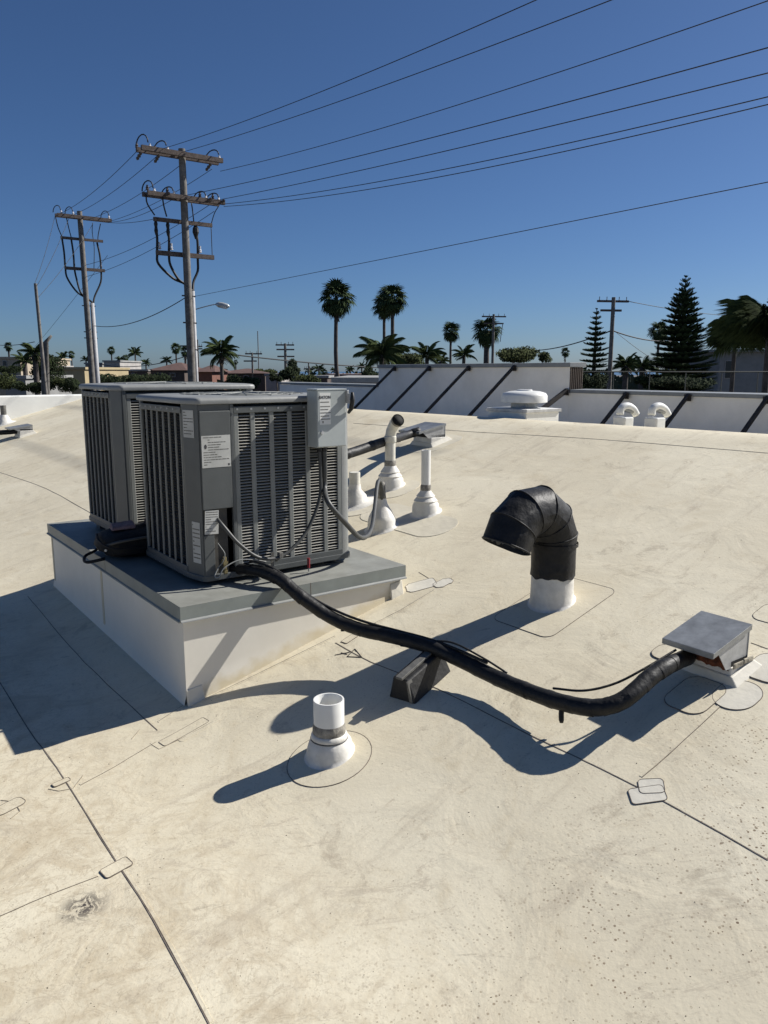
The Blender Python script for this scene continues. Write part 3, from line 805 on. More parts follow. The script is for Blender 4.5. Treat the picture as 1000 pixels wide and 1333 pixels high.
# ------------------------------------------------------------------ tool bag on the cap
bg_o = loc(.265, 1.06, 0)
bag = thing('tool_bag', 'black fabric tool bag stuffed full on the curb between the two units', 'bag', tuple(bg_o), A_)
BM = RM[bag.name]
def blob_box(sx, sy, sz, nx=10, ny=6, nz=5, pw=3.4, amp=.008, c=(0, 0, 0)):
    mb = MB(BM); vs = []; fs = []; nu, nv = 28, 12
    for j in range(nv + 1):
        ph = -math.pi/2 + math.pi * j / nv
        for i in range(nu):
            th = 2 * math.pi * i / nu
            def se(v, e): return math.copysign(abs(v) ** (2/e), v)
            x = se(math.cos(ph), pw) * se(math.cos(th), pw); y = se(math.cos(ph), pw) * se(math.sin(th), pw); z = se(math.sin(ph), pw)
            k = amp * (math.sin(i * 1.3 + j) + math.sin(i * .7 - j * 1.9))
            vs.append((c[0] + x * sx + k, c[1] + y * sy + k * .6, c[2] + (z + 1) * sz + k * .5 * (z > -.5)))
    for j in range(nv):
        for i in range(nu): fs.append((j*nu + i, j*nu + (i+1) % nu, (j+1)*nu + (i+1) % nu, (j+1)*nu + i))
    return mb.add(vs, fs)
blob_box(.275, .150, .072, c=(0, 0, .001)).build('body', 'bag_black', bag, smooth=True)
MB(BM).tube(spline([(-.26, -.11, .085), (-.20, -.155, .105), (-.05, -.155, .112), (.12, -.155, .112), (.22, -.12, .105)], 6), .007, 6, squash=2.2).build('trim_strap', 'strap_grey', bag, smooth=True)
MB(BM).tube(spline([(-.27, .03, .12), (-.285, -.06, .10), (-.25, -.15, .075), (-.12, -.165, .06), (.05, -.16, .055)], 6), .006, 6).build('side_strap', 'bag_black', bag, smooth=True)
MB(BM).tube(spline([(-.22, .05, .10), (-.25, .12, .02), (-.33, .05, .008), (-.36, -.08, .006), (-.28, -.12, .02)], 6), .008, 6).build('shoulder_strap', 'bag_black', bag, smooth=True)
MB(BM).tube([(-.262, -.085, .055), (-.266, -.09, .055)], .007, 8).build('buckle', 'galv_light', bag)
cl_ = tag(MB(BM @ Matrix.Translation((-.13, .0, .143))).hexa([(-.09, -.055, 0), (.03, -.075, .004), (.06, .05, 0), (-.07, .06, 0), (-.08, -.045, .016), (.03, -.065, .026), (.05, .04, .03), (-.06, .05, .022)]).build('folded_cloth', 'pink_cloth', None, bevel=.006, origin=BM @ Vector((-.13, .0, .143))), 'folded faded pink cloth lying on the black tool bag', 'cloth')
tag(MB(BM @ Matrix.Translation((.02, .0, .143))).hexa([(-.06, -.07, 0), (.10, -.08, 0), (.12, .05, 0), (-.04, .06, 0), (-.05, -.06, .024), (.09, -.07, .03), (.11, .04, .034), (-.03, .05, .028)]).build('work_glove', 'maroon', None, bevel=.012, seg=3, origin=BM @ Vector((.02, 0, .143))), 'crumpled dark maroon rag bundled beside the pink cloth on the tool bag', 'rag')

# ------------------------------------------------------------------ short open PVC pipe in front
def roof_boot(px, py, prof, root, m='boot', n=36, nm='boot'):
    """lathe whose foot follows the tilted roof"""
    c = rp(px, py); mb = MB(); vs = []; fs = []
    for r, z, follow in prof:
        for k in range(n):
            t = 2 * math.pi * k / n; x = c.x + r * math.cos(t); y = c.y + r * math.sin(t)
            zr = rz(x, y) - c.z
            vs.append((x, y, c.z + z + zr * follow))
    for i in range(len(prof) - 1):
        for k in range(n): fs.append((i*n + k, i*n + (k+1) % n, (i+1)*n + (k+1) % n, (i+1)*n + k))
    return mb.add(vs, fs).build(nm, m, root, smooth=True, auto=55)
c = rp(429, 981)
pv = thing('vent_pipe', 'short open white plastic pipe in a cone boot, nearest to the camera', 'pipe', tuple(c))
roof_boot(429, 981, [(.092, .001, 1), (.086, .006, 1), (.083, .016, 1), (.079, .038, .8), (.073, .052, .5), (.066, .062, .3), (.062, .066, .1)], pv)
roof_boot(429, 981, [(.0635, .062, 0), (.0660, .067, 0), (.0650, .076, 0), (.060, .084, 0), (.055, .086, 0)], pv, nm='boot_collar')
zt = at(420, 910, c.y).z - c.z
c2 = Vector((at(420.5, 915, c.y).x, c.y, c.z))
c2 = Vector((c.x - .006, c.y, c.z))
MB().lathe([(.0590, .07), (.0590, .098), (.0570, .112), (.0545, .120)], c, 36, False).build('grimy_band', 'tape_dirt', pv, smooth=True)
MB().lathe([(.0605, .060), (.0675, .062), (.0675, .0655), (.0605, .067)], c, 36, False).build('clamp_ring', 'ink', pv, smooth=True)
MB().lathe([(.0545, .06), (.0545, zt - .001), (.054, zt), (.0485, zt), (.048, zt - .001), (.048, .02)], c, 48, False).build('pipe', 'pvc', pv, smooth=True, auto=40)

# ------------------------------------------------------------------ taped black duct elbow
c = rp(718, 783)
gd = thing('exhaust_duct', 'wide exhaust duct wrapped in black plastic, its open elbow turned down left', 'duct', tuple(c))
roof_boot(718, 783, [(.108, .001, 1), (.101, .005, 1), (.097, .014, 1), (.095, .05, .4), (.094, .135, 0), (.092, .150, 0)], gd, nm='white_boot')
def ducts(path, r, n=40, jit=.0035, m='tape_black', nm='wrapping', seg=1):
    """mitred pipe in the vertical plane through -U"""
    pts = [Vector(c) - U * s_ + Vector((0, 0, z_)) for s_, z_ in path]
    vs = []; fs = []
    for i, p in enumerate(pts):
        if i == 0: d = (pts[1] - p)
        elif i == len(pts) - 1: d = (p - pts[-2])
        else: d = (pts[i+1] - p).normalized() + (p - pts[i-1]).normalized()
        d.normalize()
        a = V.copy(); b = d.cross(a).normalized()
        inc = 1.0
        if 0 < i < len(pts) - 1:
            inc = 1 / max(.7, (pts[i+1] - p).normalized().dot(d))
        rr = r[i] if isinstance(r, list) else r
        for k in range(n):
            t = 2 * math.pi * k / n
            j = 1 + (jit * math.sin(5 * t + i * 2.1) + random.uniform(-1, 1) * jit * 1.5) / r0
            vs.append(p + a * rr * math.cos(t) * j + b * rr * inc * math.sin(t) * j)
    for i in range(len(pts) - 1):
        for k in range(n): fs.append((i*n + k, i*n + (k+1) % n, (i+1)*n + (k+1) % n, (i+1)*n + k))
    mb = MB(); mb.add(vs, fs); return mb
r0 = .098
ducts([(0, .128), (0, .16), (0, .22), (0, .268)], [.0985, .0975, .098, .0985], jit=.0008).build('straight_wrap', 'tape_black', gd, smooth=True, auto=25)
EP = [(0, .262), (0, .305), (.034, .380), (.106, .430), (.192, .425), (.262, .375), (.300, .298)]
ER = [.0990, .1005, .1010, .1015, .1025, .1035, .1050]
ducts(EP, ER, jit=.0008).build('elbow', 'tape_black', gd, smooth=True, auto=14)
def fold(path, i, r, nm='tape_fold', tr=.0035):
    m_ = ducts(path, r, jit=.0); n_ = 40; ring = m_.v[i*n_:(i+1)*n_]
    cen = sum(ring, Vector()) / n_
    MB().tube([cen + (p - cen) * (1.0 + random.uniform(-.006, .006)) for p in ring + ring[:1]], tr, 6, False).build(nm, 'tape_black', gd, smooth=True)
for i_ in (1, 2, 3, 4, 5): fold(EP, i_, [q_ * 1.002 for q_ in ER])
fold(EP, 6, [q_ * 1.0 for q_ in ER], 'mouth_rim', .004) 
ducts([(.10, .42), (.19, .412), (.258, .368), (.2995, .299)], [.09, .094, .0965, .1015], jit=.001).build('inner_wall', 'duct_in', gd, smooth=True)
for a0, a1 in (((0, .262), (0, .276)),):
    ducts([a0, a1], .1068, jit=.0003).build('tape_band', 'tape_black', gd, smooth=True)
ducts([(.292, .316), (.3015, .295)], [.1005, .1030], jit=.0).build('metal_lip', 'lead', gd, smooth=True)
# tarred overlap at the bottom of the wrap
mb = MB(); n = 48; vs = []
for k in range(n):
    t = 2 * math.pi * k / n; vs.append((c.x + .0955 * math.cos(t), c.y + .0955 * math.sin(t), c.z + .150 + .0))
for k in range(n):
    t = 2 * math.pi * k / n; vs.append((c.x + .0995 * math.cos(t), c.y + .0995 * math.sin(t), c.z + .124 + .008 * math.sin(3*t) * math.sin(7*t + 1)))
mb.add(vs, [(k, (k+1) % n, n + (k+1) % n, n + k) for k in range(n)]).build('tar_edge', 'rubber_black', gd, smooth=True)

# ------------------------------------------------------------------ stacks
def stack(px, py, label, r, h, elbow=False, cone=.24, br=.095, boot_m='boot', group=None, pm='pvc_old'):
    c = rp(px, py); t = thing('vent_stack', label, 'vent pipe', tuple(c), 0, group)
    roof_boot(px, py, [(br + .02, .001, 1), (br + .006, .006, 1), (br, .018, .9), (br - .002, .055, .3), (br - .014, .075, .1), (br - .010, .082, 0), (br - .030, .105, 0), (br - .026, .111, 0), (r + .008, cone * .72, 0), (r + .004, cone * .78, 0)], t, boot_m)
    MB().lathe([(r + .003, cone * .70), (r + .005, cone * .74), (r + .004, cone * .92), (r + .001, cone * .96)], c, 20, False).build('tape_band', 'tape_dirt', t, smooth=True)
    if not elbow:
        MB().lathe([(r, .05), (r, h), (r * .86, h), (r * .86, .1)], c, 24, False).build('pipe', pm, t, smooth=True, auto=40)
    else:
        MB().lathe([(r, .05), (r, h)], c, 24, False).build('pipe', pm, t, smooth=True)
        MB().lathe([(r * 1.12, h - .03), (r * 1.16, h - .028), (r * 1.16, h + .01), (r * 1.05, h + .014)], c, 24, False).build('coupling', pm, t, smooth=True, auto=40)
        up = Vector((.25, -.35, .9)).normalized()
        p0 = Vector((c.x, c.y, c.z + h)); p1 = p0 + Vector((.008, -.006, .05)); p2 = p0 + Vector((.03, -.03, .10)); p3 = p2 + Vector((.022, -.05, .028))
        MB().tube([p0, p1, p2, p3], [r * 1.02, r * 1.03, r * 1.05, r * 1.16], 20, False).build('elbow', pm, t, smooth=True)
        MB().tube([p2, p3 + (p3 - p2) * .06], [r * .8, r * 1.0], 20, True).build('opening', 'hole_dark', t, smooth=True)
        MB().tube([p2 + (p3-p2) * .7, p3 + (p3 - p2) * .1], [r * 1.17, r * 1.2], 20, False).build('elbow_rim', 'tape_dirt', t, smooth=True)
    return t
c_ = rp(508, 634); stack(508, 634, 'tall cream plastic stack with an elbow open to the front', .037, at(505, 570, c_.y).z - c_.z, elbow=True, cone=.20)
c_ = rp(554, 668); stack(554, 668, 'thin straight white stack with a grimy band above its boot', .029, at(552, 586, c_.y).z - c_.z, cone=.19, br=.085, pm='pvc')
c_ = rp(497, 687)
ps = thing('pipe_boot', 'taped cone boot that swallows the drooping grey conduit', 'pipe boot', tuple(c_))
roof_boot(497, 687, [(.11, .001, 1), (.095, .006, 1), (.088, .018, .9), (.086, .05, .3), (.078, .075, 0), (.074, .08, 0), (.060, .11, 0), (.056, .115, 0), (.036, .15, 0), (.024, .20, 0)], ps, m='boot')
MB().lathe([(.028, .185), (.026, .20), (.022, .27), (.016, .285)], c_, 14).build('tape_neck', 'tape_dirt', ps, smooth=True)
c_ = rp(462, 656)
ps = thing('pipe_boot', 'white boot half hidden behind the right edge of the near unit', 'pipe boot', tuple(c_))
roof_boot(462, 656, [(.16, .001, 1), (.10, .012, 1), (.085, .02, .9), (.08, .06, .2), (.045, .10, 0), (.04, .14, 0)], ps)
MB().lathe([(.038, .05), (.038, .22), (.03, .22)], c_, 14).build('pipe', 'pvc_old', ps, smooth=True, auto=40)

# ------------------------------------------------------------------ hooded pipe curbs
def hood(near, Lv, Lu, h, label, rusty=True, tilt=(.045, .115), drop=0):
    """near = near bottom corner on the roof; runs Lv along V and Lu along U"""
    t = thing('pipe_hood', label, 'roof hood', tuple(near), A_)
    X = RM[t.name]
    def zr(x, y): w = X @ Vector((x, y, 0)); return rz(w.x, w.y) - near.z
    b = [(0, 0), (Lu, 0), (Lu, Lv), (0, Lv)]
    MB(X).hexa([(x, y, zr(x, y) - .02) for x, y in b] + [(x + (.006 if x == 0 else -.006), y + (.006 if y == 0 else -.006), h) for x, y in b]).build('white_curb', 'boot', t, bevel=.006)
    # cant strip flaring on the roof
    e = .045
    fl = [(-e * .3, -e), (Lu + e, -e), (Lu + e, Lv + e), (-e * .3, Lv + e)]
    MB(X).hexa([(x, y, zr(x, y) - .02) for x, y in fl] + [(x + (-.002 if x == 0 else .002), y + (-.002 if y == 0 else .002), zr(x, y) + .03) for x, y in b]).build('skirt', 'membrane_white', t, bevel=.004)
    # sheet metal hood: two triangular cheeks and a sloping lid with a turned down lip
    z0, z1 = h + tilt[0], h + tilt[1]
    xo = -.108
    for y in (.010, Lv - .006):
        p = [(-.02, y, h - .004), (Lu - .020, y, h - .012), (Lu - .020, y, z1 - .008), (xo + .02, y, z0 + .004)]
        q = [(a, b_ + .0022, c_) for a, b_, c_ in p]
        MB(X).add(p + q, [(0,1,2,3), (7,6,5,4), (0,4,5,1), (1,5,6,2), (2,6,7,3), (3,7,4,0)]).build('cheek', 'galv_light', t)
    MB(X).box((Lu - .022, .008, h - .012), (Lu - .0195, Lv - .004, z1 - .008)).build('back_plate', 'galv_light', t)
    xo -= .012; Y0, Y1_ = .004, Lv + .032; Xe = Lu - .018
    s = [(xo, Y0), (Xe, Y0), (Xe, Y1_), (xo, Y1_)]
    def zl(x): return z0 + (z1 - z0) * (x - xo) / (Lu - xo)
    MB(X).hexa([(x, y, zl(x)) for x, y in s] + [(x, y, zl(x) + .003) for x, y in s]).build('lid', 'galv', t)
    g = MB(X)
    g.hexa([(xo - .002, Y0 - .0025, zl(xo) - .016), (Xe, Y0 - .0025, zl(Xe) - .016), (Xe, Y0 - .0005, zl(Xe) - .016), (xo - .002, Y0 - .0005, zl(xo) - .016),
            (xo - .002, Y0 - .0025, zl(xo) + .003), (Xe, Y0 - .0025, zl(Xe) + .003), (Xe, Y0 - .0005, zl(Xe) + .003), (xo - .002, Y0 - .0005, zl(xo) + .003)])
    g.box((xo - .0025, Y0, zl(xo) - .017), (xo - .0005, Y1_, zl(xo) + .002))
    g.build('lid_lip', 'galv', t, bevel=.0005)
    MB(X).box((.01, .01, h - .03), (Lu - .02, Lv - .01, h + .02)).build('throat', 'hole_dark', t)
    if rusty:
        mb = MB(X); n = 14; vs = []
        for k in range(n + 1):
            y = .012 + (Lv * .95 - .012) * k / n
            vs += [(-.006, y, h + .048 - .01 * (k / n) ** 3), (-.010 - random.random() * .008, y, h + .006 + random.uniform(-.008, .008)), (.002, y, h - .008 - random.random() * .010)]
        fs = []
        for k in range(n):
            for j in range(2): fs.append((k*3 + j, k*3 + j + 1, (k+1)*3 + j + 1, (k+1)*3 + j))
        mb.add(vs, fs).build('rusty_edge', 'rust', t)
        mb = MB(X)
        mb.box((.006, -.004, h - .004), (Lu * .55, .0015, h + .016)); mb.box((Lu * .52, -.006, h + .001), (Lu * .98, .001, h + .02)); mb.build('mortar_lump', 'mortar', t, bevel=.004)
        MB(X).box((Lu * .48, -.003, h - .055), (Lu * .85, .0012, h - .014)).build('foil_patch', 'galv_light', t, bevel=.002)
    return t
hood(rp(951, 892), .165, .135, .060, 'near metal pipe hood with a rusty opening where the bent black line enters', tilt=(.078, .138))
hood(rp(561, 582), .24, .18, .075, 'far pipe hood beside the tall cream stack, fed by a straight black line', rusty=False, tilt=(.05, .11))
Yh = rp(556, 580).y
# second refrigerant line
P = [at(400, 611, 4.7), at(460, 588, 4.95), at(490, 581, 5.1), at(520, 570, 5.22), at(549, 557, 5.35)]
P = spline([at(440, 594, 5.0), at(462, 588, 5.15), at(500, 575, 5.45), at(528, 567, Yh - .16), at(546, 561, Yh - .06)], 5)
ls2 = thing('refrigerant_line', 'straight black refrigerant line running from behind the near unit to the far hood', 'pipe', tuple(P[0]))
MB().tube(P, .034, 12).build('insulation', 'tape_black', ls2, smooth=True)
for ix in range(3, len(P) - 2, 5):
    d = (P[ix+1] - P[ix-1]).normalized(); MB().tube([P[ix] - d * .02, P[ix], P[ix] + d * .02], [.034, .037, .034], 12, False).build('tape_wrap', 'tape_black', ls2, smooth=True)
# hood at the left edge
nl = rp(26, 570)
hood(nl, .30, .2, .10, 'pipe hood cut by the left edge of the photo, dark line beneath it', rusty=False, tilt=(.03, .075))
P = [nl + Vector((-.6, .05, .06)), nl + Vector((-.25, .12, .07)), nl + Vector((-.02, .16, .09))]
tag(MB().tube(spline(P, 5), .035, 10).build('refrigerant_line', 'tape_black', None, smooth=True, origin=P[0]), 'short black line entering the hood at the left edge', 'pipe')
lv = rp(6, 552)
t = thing('vent_stack', 'low white vent boot with a grey pipe behind the leftmost hood', 'vent pipe', tuple(lv))
roof_boot(6, 552, [(.18, .001, 1), (.12, .02, 1), (.10, .05, .5), (.06, .14, 0), (.05, .15, 0)], t)
MB().lathe([(.045, .08), (.045, .30), (.035, .30)], lv, 16).build('pipe', 'lead', t, smooth=True, auto=40)

# ------------------------------------------------------------------ vents on the ridge
RV = rp(684, 543)
def ridge_pt(px, back=.25):
    """a point just behind the ridge seen at column px"""
    best = None
    d = ray(px, 540); k = (RIDGE + back) / (GX * d.x + GY * d.y); x, y = d.x * k, d.y * k
    return Vector((x, y, rz(x, y)))
b = ridge_pt(682, .35)
mv = thing('roof_ventilator', 'low round white exhaust ventilator on a white box near the ridge', 'ventilator', tuple(b), A_)
X = RM[mv.name]; sc = b.y / 1000.0
zt = at(684, 507, b.y).z - b.z; zb_ = at(684, 531, b.y).z - b.z
MB(X).box((-.20, -.22, -.35), (.22, .26, zb_)).build('base_box', 'vent_white', mv, bevel=.008)
MB(X).box((-.215, -.235, zb_ - .03), (.235, .275, zb_ - .002)).build('flange', 'galv_light', mv, bevel=.003)
MB(X).lathe([(.12, zb_), (.12, zt - .05)], (0, 0, 0), 28).build('neck', 'galv', mv, smooth=True, auto=40)
MB(X).lathe([(.19, zt - .115), (.205, zt - .112), (.205, zt - .055), (.19, zt - .032), (.14, zt - .016), (.07, zt - .010), (.068, zt), (.0, zt)], (0, 0, 0), 36, False).build('dome', 'vent_white', mv, smooth=True, auto=40)
for px, lab in ((812, 'left of two small white gooseneck vents behind the ridge'), (853, 'right of two small white gooseneck vents behind the ridge')):
    b = ridge_pt(px, .55)
    g_ = thing('gooseneck_vent', lab, 'vent', tuple(b), A_, 'small gooseneck vents behind the ridge')
    X = RM[g_.name]; zt = at(px, 523, b.y).z - b.z - .035
    MB(X).box((-.06, -.06, 0), (.06, .06, zt - .09)).build('stem', 'vent_white', g_, bevel=.01)
    MB(X).lathe([(.07, 0), (.055, .05)], (0, 0, 0), 12).build('foot', 'vent_white', g_)
    MB(X).tube(spline([(-.05, 0, zt - .07), (-.035, 0, zt - .02), (.02, -.01, zt), (.09, -.02, zt - .025), (.13, -.03, zt - .075)], 4), .031, 12).build('hood', 'vent_white', g_, smooth=True)
    MB(X).tube([(.0, 0, zt - .02), (.10, -.02, zt - .045), (.129, -.03, zt - .08)], .026, 10).build('mouth', 'galv', g_, smooth=True)

# ------------------------------------------------------------------ white parapet at the left end of the roof
Gd = Vector((-GX, -GY, 0))
pend = rp(80, 512); 
pw = MB()
T = Vector((-GY, GX, 0)); W = Vector((GX, GY, 0))
w_top = GX * pend.x + GY * pend.y; tt = 13.9
ztp = at(20, 511, 15.0).z
p0 = W * -6 + T * tt; p1 = W * 5.6 + T * tt
pw.hexa([p0 + Vector((0, 0, -2)), p1 + Vector((0, 0, -2)), p1 + T * .3 + Vector((0, 0, -2)), p0 + T * .3 + Vector((0, 0, -2)),
         p0 + Vector((0, 0, ztp)), p1 + Vector((0, 0, ztp)), p1 + T * .3 + Vector((0, 0, ztp)), p0 + T * .3 + Vector((0, 0, ztp))])
o = pw.build('parapet_wall', 'para_white', None, origin=p0, bevel=.02)
tag(o, 'low bright white parapet closing the roof at the far left', 'parapet')

# ------------------------------------------------------------------ braced wall behind the ridge
Wd = Vector((math.sin(R(-35)), math.cos(R(-35)), 0)); Wn = Vector((Wd.y, -Wd.x, 0))      # along / away from the camera
Yw = 16.0; W0 = at(742, 483, Yw); W0.z = 0
def wp(s, n=0, z=0): return W0 + Wd * s + Wn * n + Vector((0, 0, z))
def s_at(px):              # position along the wall seen at column px
    d = ray(px, 500); a = Matrix(((d.x, -Wd.x), (d.y, -Wd.y))); r = a.inverted() @ Vector((W0.x, W0.y)); return r[1]
ZT = at(742, 472, Yw).z; ZL = at(742, 507, Yw).z; ZB = -1.3
bw = thing('braced_wall', 'pale stucco parapet wall with dark diagonal braces rising behind the ridge', 'wall', tuple(W0))
sE = s_at(493)
dpt = .40
MB().hexa([wp(0, 0, ZB), wp(sE, 0, ZB), wp(sE, dpt, ZB), wp(0, dpt, ZB), wp(0, 0, ZT - .09), wp(sE, 0, ZT - .09), wp(sE, dpt, ZT - .09), wp(0, dpt, ZT - .09)]).build('tall_panel', 'stucco_white', bw)
MB().hexa([wp(-8, .004, ZB), wp(-.001, .004, ZB), wp(-.001, .2, ZB), wp(-8, .2, ZB), wp(-8, .004, ZL - .07), wp(-.001, .004, ZL - .07), wp(-.001, .2, ZL - .07), wp(-8, .2, ZL - .07)]).build('low_panel', 'stucco_white', bw)
MB().hexa([wp(sE + .001, .03, ZB), wp(sE + 6, .03, ZB), wp(sE + 6, .2, ZB), wp(sE + .001, .2, ZB), wp(sE + .001, .03, ZL - .07), wp(sE + 6, .03, ZL - .07), wp(sE + 6, .2, ZL - .07), wp(sE + .001, .2, ZL - .07)]).build('low_panel', 'stucco_white', bw)
for s0, s1, zc, hh, ov in ((-.04, sE, ZT, .088, .05), (-8, -.05, ZL, .068, .035), (sE + .01, sE + 6, ZL, .06, .01)):
    k = s0
    while k < s1 - .05:
        e = min(k + 3.0, s1)
        MB().hexa([wp(k, -ov, zc - hh), wp(e - .006, -ov, zc - hh), wp(e - .006, dpt + .05, zc - hh), wp(k, dpt + .05, zc - hh), wp(k, -ov, zc), wp(e - .006, -ov, zc), wp(e - .006, dpt + .05, zc + .01), wp(k, dpt + .05, zc + .01)]).build('coping', 'coping', bw, bevel=.006)
        k = e
g = MB()
nrib = 7
for k in range(nrib):
    n0 = .005 + k * (dpt - .01) / nrib
    g.hexa([wp(-.03, n0, ZB), wp(-.001, n0, ZB), wp(-.001, n0 + .04, ZB), wp(-.03, n0 + .025, ZB), wp(-.03, n0, ZT - .095), wp(-.001, n0, ZT - .095), wp(-.001, n0 + .04, ZT - .095), wp(-.03, n0 + .025, ZT - .095)])
g.build('corrugated_end', 'brown_siding', bw)
def brace(px, z, run, fall, w=.031):
    s = s_at(px)
    a = wp(s, -.05, z); b = a - Wn * run - Vector((0, 0, fall)); 
    x = Wd * w; y = Vector((0, 0, w))
    MB().hexa([b - x - y, b + x - y, b + x + y, b - x + y, a - x - y, a + x - y, a + x + y, a - x + y]).build('brace', 'brace', bw)
    MB().hexa([wp(s - .07, -.062, z - .10), wp(s + .07, -.062, z - .10), wp(s + .07, -.052, z - .10), wp(s - .07, -.052, z - .10), wp(s - .07, -.062, z + .02), wp(s + .07, -.062, z + .02), wp(s + .07, -.052, z + .02), wp(s - .07, -.052, z + .02)]).build('brace_plate', 'brace', bw)
for px in (516, 561, 612, 671): brace(px, ZT - .07, 2.0, 1.62)
brace(740, ZL - .02, 1.9, 1.0, .042)
for px in (818, 899, 1003): brace(px, ZL - .05, 1.6, 1.35)

# low grey building roof seen between the near unit and the wall
def fwd(x0, x1, ytop, Y, depth, ground=-5.4):
    a = at(x0, ytop, Y); b = at(x1, ytop, Y); return a, b
def building(x0, x1, ytop, Y, depth, wall, label, roofm='grey_roof', wins=(), hip=0, cat='building', ybot=None, yaw=0, door=False, eave=.0):
    a = at(x0, ytop, Y); b = at(x1, ytop, Y); g = -5.4
    t = thing('building', label, cat, ((a.x + b.x)/2, Y, g))
    MB().box((a.x, Y, g), (b.x, Y + depth, a.z)).build('wall', wall, t)
    if hip:
        z = a.z; ov = .4; mx = (a.x + b.x) / 2; my = Y + depth/2; hw = max(.2, (b.x - a.x)/2 - depth/2)
        vs = [(a.x-ov, Y-ov, z+.002), (b.x+ov, Y-ov, z+.002), (b.x+ov, Y+depth+ov, z+.002), (a.x-ov, Y+depth+ov, z+.002), (mx-hw, my, z+hip), (mx+hw, my, z+hip)]
        MB().add(vs, [(0,1,5,4), (1,2,5), (2,3,4,5), (3,0,4), (3,2,1,0)]).build('roof', roofm, t)
    else:
        MB().box((a.x - .15 - eave, Y - .15 - eave, a.z + .002), (b.x + .15 + eave, Y + depth + .15, a.z + .22)).build('roof', roofm, t)
    for (wx0, wx1, wy0, wy1) in wins:
        p = at(wx0, wy0, Y); q = at(wx1, wy1, Y)
        f = MB().box((p.x - .06, Y - .05, q.z - .06), (q.x + .06, Y + .02, p.z + .06)).build('window', 'pale_wall', t)
        MB().box((p.x, Y - .07, q.z), (q.x, Y - .045, p.z)).build('pane', 'glass_dark', f)
    return t
building(436, 512, 498, 34, 16, 'grey_wall', 'low building with a pale grey flat roof between the near unit and the braced wall', 'grey_roof')
building(425, 500, 489, 105, 14, 'pink_wall', 'pinkish tan building behind the tall leaning fan palm', 'pink_wall', wins=((432, 440, 491, 494), (466, 472, 491, 494)))
building(-40, 26, 467, 88, 14, 'tan_wall', 'two storey tan stucco house at the far left edge', 'tan_wall', wins=((4, 9, 470, 476), (6, 12, 483, 489), (18, 22, 484, 490)))
building(24, 50, 478, 92, 10, 'pale_wall', 'pale house wall beside the tan stucco house', 'pale_wall', wins=((36, 43, 482, 487),))
building(62, 110, 481, 70, 12, 'ochre_wall', 'long ochre walled building behind the hedge', 'ochre_wall')
building(6, 33, 493, 55, 8, 'grey_wall', 'low grey garden building among the bushes at left', 'grey_roof')
building(111, 133, 474, 120, 10, 'grey_wall', 'grey block left of the far concrete pole', 'grey_roof', wins=((114, 118, 480, 486),))
building(135, 156, 471, 115, 10, 'pale_wall', 'pale grey block right of the second utility pole', 'grey_roof', wins=((142, 147, 478, 486), (150, 153, 478, 484)))
building(158, 192, 483, 100, 10, 'brown_wall', 'brown low house under a dark roof', 'grey_roof', wins=((164, 168, 486, 491), (172, 175, 486, 491)))
building(196, 240, 482, 96, 12, 'brown_wall', 'house with a red tiled hip roof left of the big utility pole', 'red_roof', hip=1.0, wins=((205, 210, 486, 490), (222, 228, 486, 490)))
building(256, 276, 484, 80, 8, 'orange_wall', 'small orange wall with a tiled roof just right of the big pole', 'red_roof', hip=.7)
building(278, 345, 486, 95, 12, 'brown_wall', 'long brown building with a rust coloured roof behind the near unit', 'red_roof', wins=((300, 306, 489, 494), (318, 323, 489, 494)), hip=.6)
building(346, 366, 489, 85, 8, 'pale_wall', 'small pale shed left of the short utility pole', 'grey_roof')
building(384, 426, 492, 75, 8, 'brown_wall', 'dark low roofline right of the short utility pole', 'grey_roof')
building(938, 1060, 458, 72, 14, 'grey_wall', 'grey stucco building half hidden behind the drooping palm at right', 'grey_roof', wins=((945, 953, 470, 492),), eave=.5)
building(600, 700, 486, 150, 14, 'pale_wall', 'pale building far behind the braced wall', 'red_roof', hip=1)
# railing behind the low wall
a = at(752, 484, 27); b_ = at(1010, 484, 27)
rl = thing('roof_railing', 'thin dark railing running behind the low braced wall', 'railing', (a.x, a.y, a.z - 1.5))
MB().tube([a, b_], .02, 6).build('top_rail', 'railing', rl)
MB().tube([a - Vector((0, 0, .9)), b_ - Vector((0, 0, .9))], .015, 6).build('bottom_rail', 'railing', rl)
k = 0
while a.x + k * 1.25 < b_.x:
    x = a.x + k * 1.25; MB().tube([(x, 27, a.z - 1.5), (x, 27, a.z)], .018, 5).build('railing_post', 'railing', rl); k += 1

# ------------------------------------------------------------------ ground, sea
g = MB().add([(-4000, -3000, -5.4), (4000, -3000, -5.4), (4000, 1800, -5.4), (-4000, 1800, -5.4)], [(0, 1, 2, 3)]).build('ground', 'ground'); tag(g, kind='structure')
g = MB().add([(-7000, 1200, -5.35), (7000, 1200, -5.35), (7000, 8000, -5.35), (-7000, 8000, -5.35)], [(0, 1, 2, 3)]).build('sea', 'sea'); tag(g, kind='structure')
# our own building below the roof
mb = MB()
W = Vector((GX, GY, 0)); T = Vector((-GY, GX, 0))
for a_, b_2 in (((-7, -9), (-7, 13.95)), ((-7, -9), (12, -9))):
    p = W * a_[0] + T * a_[1]; q = W * b_2[0] + T * b_2[1]
    mb.add([(p.x, p.y, -5.4), (q.x, q.y, -5.4), (q.x, q.y, rz(q.x, q.y)), (p.x, p.y, rz(p.x, p.y))], [(0, 1, 2, 3)])
tag(mb.build('building_wall', 'tan_wall'), kind='structure')

